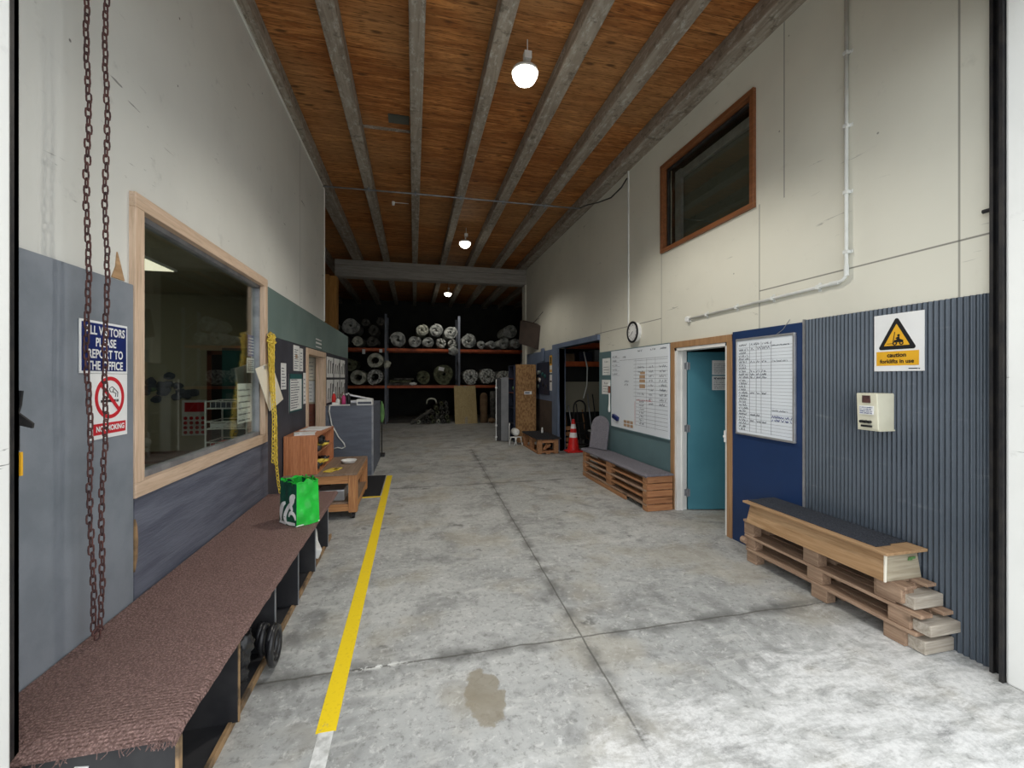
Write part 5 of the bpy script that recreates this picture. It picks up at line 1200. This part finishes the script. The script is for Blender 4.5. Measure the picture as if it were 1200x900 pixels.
    t = thing('waste_bin','black waste bin with a white lid rim behind the grey board','bin',(4.10,9.2,0)); b = MB(); b.lathe((4.10,9.19,0),[(.14,0),(.17,.42),(.16,.42),(.13,.02)],24); b.build('bin_body','shade_black',t,smooth=True); b = MB(); b.lathe((4.10,9.19,.42),[(.175,0),(.185,.01),(.175,.022),(.12,.022),(.12,0)],24); b.build('lid_rim','white',t,smooth=True)
    n_ = 14; d = Vector((.16,-.36,0)).normalized(); nn = Vector((-.10*.9,-.10*.4,.0)); up = Vector((.14,.06,.98)).normalized(); up = (up-d*up.dot(d)).normalized()
    o = thing('rounded_board','grey carpeted board with a rounded top on the far end of the slatted pallet bench','board',(3.05,6.6,.47)); F = Face((2.93,6.79,.468),d,up); b = MB()
    F.shape(b,[(0,0),(.37,0),(.37,.36)]+[(.185+.185*math.cos(a),.38+.17*math.sin(a)) for a in (PI*k/n_ for k in range(1,n_))]+[(0,.36)],0,.03); b.build('panel_face','greycarpet',o,.006)
    b = MB(); b.blob((3.36,9.72,.55),(.10,.10,.22),6,.2,3); tag(b.build('sack','panel_near',smooth=True),'pale blue sack beside the leaning crate','sack')
    r = random.Random(19)
    for k in range(9):
        x = 3.55+.16*k+r.uniform(-.03,.03); h = r.uniform(.8,1.4); b = MB(); b.cyl((x,9.88+r.uniform(-.05,.02),.0),(x+r.uniform(-.10,.10),10.20,h),.016,n=8)
        b.cyl((x-.005,9.86,.0),(x+.02,9.90,.16),.045,.03,n=10)
        tag(b.build('long_handled_tool',('blackmetal','pallet','steel')[k%3]),('dark','timber','steel')[k%3]+' long handled tool leaning on the storage rack','tool','tools leaning on the storage rack')
    for k in range(5):
        x = 3.62+.42*k; b = MB(); w=.15+.03*(k%2); h = .2+.05*(k%3); b.box(x,x+2*w,10.05,10.5,1.956+.10,2.056+h); tag(b.build('storage_carton',('tin','navycab','grey','tin','blackply')[k],bevel=.006),('brown','navy','grey','second brown','black')[k]+' carton on the middle beam of the storage rack','box','cartons on the storage rack')

whiteboards(); right_wall_small(); meter_and_sign(); pallets_and_seats(); far_right()

# ================================================================== RACKING AT THE BACK
def racking():
    ya, yb = 15.9, 17.0
    t = thing('pallet_rack','wide pallet rack with orange beams across the back of the hall','rack',(.3,16.4,0))
    xs = (-3.60,-1.02,1.60,4.26)
    for x in xs:
        for y in (ya,yb-.07):
            b = MB(); b.box(x,x+.08,y,y+.07,0,3.95); b.build('upright','upright',t)
        for z in (.4,1.1,1.8,2.5,3.2):
            b = MB(); b.tube([(x+.04,ya+.07,z),(x+.04,yb-.07,z+.5)],.015,6); b.build('brace','upright',t)
    for i in range(3):
        for z in (1.285,2.625):
            for y in (ya,yb-.05):
                b = MB(); b.box(xs[i]+.08,xs[i+1],y,y+.05,z,z+.095); b.build('beam','orangesteel',t)
            b = MB(); b.box(xs[i]+.08,xs[i+1],ya+.05,yb-.05,z+.065,z+.09); b.build('deck','blackply',t)
    for x,z in ((-1.78,2.50),(-1.20,2.56)):
        b = MB(); b.box(x,x+.10,ya-.006,ya-.001,z,z+.17 if x<-1.5 else z+.12); b.build('beam_label','signwhite',t)
    def roll(x, z, r, mat, label, group, y0=15.86, ln=1.25, sq=1.0, hole=.18, turns=None, seed=0, rot=0, nm='carpet_roll', cat='carpet roll'):
        rr = random.Random(seed+7); turns = turns or max(2.6, r/.068); N = 22; n = int(turns*N); ri = r*hole
        ph = rr.uniform(0,2*PI); a1, a2 = rr.uniform(-.05,.05), rr.uniform(-.04,.04)
        th = (r-ri)/turns*.90; rows = []
        for k in range(n+1):
            a = ph+2*PI*k/N; R0 = ri+(r-ri-th)*k/n; wob = 1+a1*math.cos(2*a+seed)+a2*math.cos(3*a+seed*2)
            oc = [((R0+d)*wob*math.cos(a), (R0+d)*wob*math.sin(a)*sq) for d in (0,th)]
            dy = .02*math.sin(a*1.7+seed)+rr.uniform(-.006,.006)
            rows.append([(x+oc[0][0],y0+dy,z+oc[0][1]),(x+oc[1][0],y0+dy,z+oc[1][1]),(x+oc[1][0],y0+ln,z+oc[1][1]),(x+oc[0][0],y0+ln,z+oc[0][1])])
        b = MB(); b.rings(rows); o = b.build(nm,mat,None); tag(o,label,cat,group); return o
    top = 'carpet rolls on the top rack shelf'; low = 'carpet rolls on the lower rack shelf'; D1, D2 = 2.722, 1.382
    L_ = [ # x, r, z(None: on deck), mat, label
      (-2.73,.20,3.43,'roll','grey roll high at the far left end of the top shelf'),
      (-2.17,.315,3.48,'roll','big pale roll at the upper left of the top shelf'),
      (-1.66,.16,3.62,'rolld','small dark roll to the upper right of the big pale roll'),
      (-1.93,.205,None,'rollc','cream roll on the top shelf below the big pale roll'),
      (-2.42,.24,None,'rolld','dark roll at the left end of the top shelf'),
      (-1.40,.20,3.37,'rolld','dark grey roll midway up in the left bay of the top shelf'),
      (-1.17,.16,3.66,'rolld','small dark roll near the top of the left upright'),
      (-1.43,.215,None,'rolld','dim roll on the top shelf below the dark grey rolls'),
      (-.56,.30,None,'roll','large grey roll just right of the left upright on the top shelf'),
      (.02,.245,None,'roll','flattened grey roll beside the large grey roll on the top shelf'),
      (.29,.245,3.40,'rollc','cream roll piled above the flattened grey roll'),
      (.52,.22,None,'roll','grey roll under the piled rolls in the middle bay'),
      (.79,.265,3.40,'roll','large round pale roll at the top of the middle pile'),
      (1.325,.262,3.335,'roll','large round pale roll left of the right upright'),
      (.97,.20,None,'rollw','mottled white roll below the two large pale rolls'),
      (1.375,.185,None,'rollw','small mottled roll against the right upright on the top shelf'),
      (1.99,.295,None,'roll','large grey roll just right of the right upright on the top shelf'),
      (2.475,.172,None,'roll','small grey roll second right of the right upright'),
      (2.85,.172,None,'roll','small grey roll third right of the right upright'),
      (3.60,.285,3.42,'roll','large pale roll on top of the pair at the right end'),
      (3.32,.235,None,'roll','left roll of the pair under the large roll at the right end'),
      (3.80,.225,None,'roll','right roll of the pair under the large roll at the right end')]
    for i,(x,r,z,m,lb) in enumerate(L_): roll(x, D1+r*1.05 if z is None else z, r, m, lb, top, seed=i*3+1, y0=15.86+.03*(i%3), hole=(.03,.06,.10)[i%3], sq=.95 if 'flattened' not in lb else .9)
    K = [(-2.21,.25,2.12,'rollg','grey green roll high at the left of the lower shelf'),
      (-1.925,.285,None,'rollc','cream roll on the lower shelf left of the hollow roll'),
      (-1.325,.285,2.275,'rollc','cream hollow roll standing on another at the left upright'),
      (-1.335,.29,None,'rollw','mottled pale roll under the hollow cream roll'),
      (-2.50,.27,None,'rolld','dark roll at the left end of the lower shelf'),
      (.33,.265,None,'rollg','small olive roll in the middle of the lower shelf'),
      (1.07,.385,None,'rollg','large dark olive roll with a white tag on the lower shelf'),
      (2.08,.305,None,'rollw','mottled white roll just right of the right upright on the lower shelf'),
      (2.725,.315,None,'rollw','mottled white roll in the middle of the right lower bay'),
      (3.35,.29,None,'rollw','mottled white roll at the right end of the lower shelf')]
    for i,(x,r,z,m,lb) in enumerate(K): roll(x, D2+r*1.05 if z is None else z, r, m, lb, low, seed=i*5+2, y0=15.85+.03*(i%2), hole=.36 if 'hollow' in lb else .06, turns=3 if 'hollow' in lb else None)
    b = MB(); b.obox((.98,15.80,1.98),(.20,.01,.13),(0,.2,.1)); tag(b.build('roll_tag','signwhite'),'white tag on the large dark olive roll','tag')
    b = MB(); b.blob((1.40,15.74,2.64),(.17,.06,.16),5,.3,3); tag(b.build('cloth_bundle','roll',smooth=True),'pale bundle hanging over the upper beam by the right upright','cloth')
    b = MB(); b.blob((-.93,15.78,2.12),(.12,.05,.15),8,.35,3); tag(b.build('plastic_wrap','rollc',smooth=True),'pale loose flap of wrap beside the hollow roll','wrap')
    for k,(x0,x1,z,h,m) in enumerate(((-.90,.02,D2,.10,'rolld'),(-.85,-.10,D2+.105,.09,'rollg'),(-.70,.0,D2+.20,.07,'rolld'))):
        b = MB(); rings=[]
        for q in range(13):
            x = x0+(x1-x0)*q/12; e = .012*math.sin(q*1.1+k); rings.append([(x,15.95,z+.002+abs(e)*.2),(x,16.8,z+.002),(x,16.8,z+h-.004),(x,15.95+.02*math.sin(q),z+h+e-.012)])
        b.rings(rings); tag(b.build('folded_carpet',m),('lowest','middle','uppermost')[k]+' of the flat dark carpets left of the small olive roll','carpet','flat carpets on the lower shelf')
    b = MB(); b.blob((-.02,15.86,1.44),(.12,.05,.05),2,.4,3); tag(b.build('paper','white'),'crumpled white paper on the lower beam','paper')
    # heap of dark rolls under the middle bay
    g = 'dark rolls heaped under the middle bay'; hl = 'narrow dark roll in the heap under the middle bay of the rack'
    rr = random.Random(23); k = 0
    for row,(n,xa) in enumerate(((8,-.02),(6,.28),(5,.48),(3,.80),(2,.98))):
        for q in range(n):
            r = .080
            x = xa+.178*q+rr.uniform(-.004,.004); z = .084+.158*row
            if x > 1.52: continue
            roll(x, z, r, ('rolld','rollg','rolld')[k%3] if not (row==0 and q in (1,5)) else 'rollc', hl if not (row==0 and q in (1,5)) else ('pale ended roll at the bottom left of the dark heap' if q==1 else 'pale ended roll at the bottom middle of the dark heap'), g, y0=15.62+rr.uniform(-.05,.05)+.04*row, ln=1.1, hole=.3, turns=2.6, seed=k+40, nm='narrow_roll'); k += 1
    b = MB(); b.tube([(.62+.16*math.cos(a),15.72+.02*math.sin(2*a),.80+.11*math.sin(a)) for a in (PI*q/12 for q in range(13))],.028,8); b.tube([(.46,15.72,.80),(.45,15.78,.72)],.028,8); b.tube([(.78,15.72,.80),(.80,15.78,.72)],.028,8); tag(b.build('bent_hose','rollc',smooth=True),'pale bent hose on top of the dark heap','hose')
    b = MB(); b.cyl((-.12,15.36,.056),(.62,15.50,.52),.055,n=12); tag(b.build('tube','rolld'),'dark tube sloping up over the left of the heap','tube')
    # plywood sheet, tubes and gas bottle at the right
    t = thing('plywood_sheet','yellow plywood sheet leaning against the racking','board',(1.85,15.4,0)); b = MB(); b.hexa([(1.44,15.36,.0),(2.26,15.42,.0),(2.26,15.44,.0),(1.44,15.38,.0)],[(1.44,15.80,1.36),(2.24,15.83,1.36),(2.24,15.85,1.36),(1.44,15.82,1.36)]); b.build('sheet','yellowply',t,.003)
    b = MB(); b.hexa([(1.80,15.384,.0),(1.90,15.391,.0),(1.90,15.392,.0),(1.80,15.385,.0)],[(1.80,15.812,1.357),(1.90,15.816,1.357),(1.90,15.817,1.357),(1.80,15.813,1.357)]); lab(b.build('pale_stripe','boxend',t),'paler stripe down the sheet')
    b = MB(); b.lathe((2.52,15.60,0),[(.13,0),(.14,.02),(.14,.98),(.11,1.06),(.06,1.10),(.0,1.11)],24); tag(b.build('brown_tube','tin',smooth=True),'brown upright tube beside the plywood sheet','tube')
    b = MB(); b.lathe((2.86,15.66,0),[(.10,0),(.10,1.15),(.0,1.16)],18); tag(b.build('dark_tube','rolld',smooth=True),'dark upright tube behind the grey folded panel','tube')
    b = MB(); b.blob((2.78,15.35,.10),(.14,.10,.09),3,.3,3); tag(b.build('cloth_bundle','tin'),'small tan bundle on the floor by the dark upright tube','cloth')

def lights():
    for (x,y,lb) in ((1.07,4.08,'round ceiling lamp nearest the opening'),(1.11,9.5,'round ceiling lamp before the cross beam'),(1.18,15.3,'round ceiling lamp over the racking')):
        t = thing('ceiling_lamp',lb,'lamp',(x,y,4.6),'round ceiling lamps')
        b = MB(); b.box(x-.012,x+.062,y-.035,y+.035,4.80,4.87); b.cyl((x+.025,y,4.87),(x+.025,y,4.999),.006,n=8); b.build('mount_box','white',t,.004)
        b = MB(); b.cyl((x+.01,y,4.70),(x+.01,y,4.81),.016,n=12); b.lathe((x,y,4.66),[(.03,.06),(.09,.05),(.125,.03),(.134,.0),(.128,-.004),(.118,.015),(.03,.04)],28); b.build('lamp_housing', 'white', t, smooth=True)
        b = MB(); b.lathe((x,y,4.63),[(.0,-.085),(.05,-.078),(.095,-.048),(.120,-.005),(.124,.026),(.10,.040),(.0,.042)],28); b.build('lens','lamp',t,smooth=True)
        ld = bpy.data.lights.new('lamp_beam','SPOT'); ld.energy = 260 if y < 6 else 130 if y < 12 else 65; ld.color = (1,.96,.87); ld.spot_size = math.radians(138); ld.spot_blend = .45; ld.shadow_soft_size = .13
        lo = bpy.data.objects.new('lamp_beam', ld); COL.objects.link(lo); lo.parent = t; lo.location = (0,0,4.530-4.6)
    b = MB(); x,y = -.12,8.4
    b.lathe((x-.26,y,4.93),[(.028,.068),(.028,.03),(.022,.0),(.0,.0)],14); b.cyl((x-.26,y,4.985),(x+.02,y,4.985),.006,n=6); tag(b.build('smoke_detector','white'),'small white detector on the ceiling between joists','detector')
    b = MB(); b.box(-.32,-.06,5.7-.09,5.7+.09,4.985,4.999); tag(b.build('ceiling_plate','drab'),'small dull olive plate on the ceiling boards','plate')
    b = MB(); b.box(-.655,-.045,5.93,5.965,4.975,4.999); struct(b.build('trim_17','joist'),'thin pale batten between two joists')

racking(); lights()

# ================================================================== CAMERA AND DAYLIGHT
cam = bpy.data.cameras.new('camera'); co = bpy.data.objects.new('camera', cam); COL.objects.link(co)
co.location = (0, 0, 1.65); co.rotation_euler = (PI/2, 0, -math.atan(115/500))
cam.sensor_width = 36; cam.lens = 500/1200*36; cam.shift_y = -7/1200; cam.clip_start = .05; cam.clip_end = 200
S.camera = co
w = bpy.data.worlds.new('overcast sky'); S.world = w; w.use_nodes = True
bg = w.node_tree.nodes['Background']; bg.inputs[0].default_value = (.93,.97,1.0,1); bg.inputs[1].default_value = 2.5
S.view_settings.view_transform = 'Standard'; S.view_settings.look = 'None'; S.view_settings.gamma = 1; S.view_settings.use_curve_mapping = False
S.view_settings.exposure = 0.0
S.cycles.diffuse_bounces = 8; S.cycles.max_bounces = 14; S.cycles.transparent_max_bounces = 12
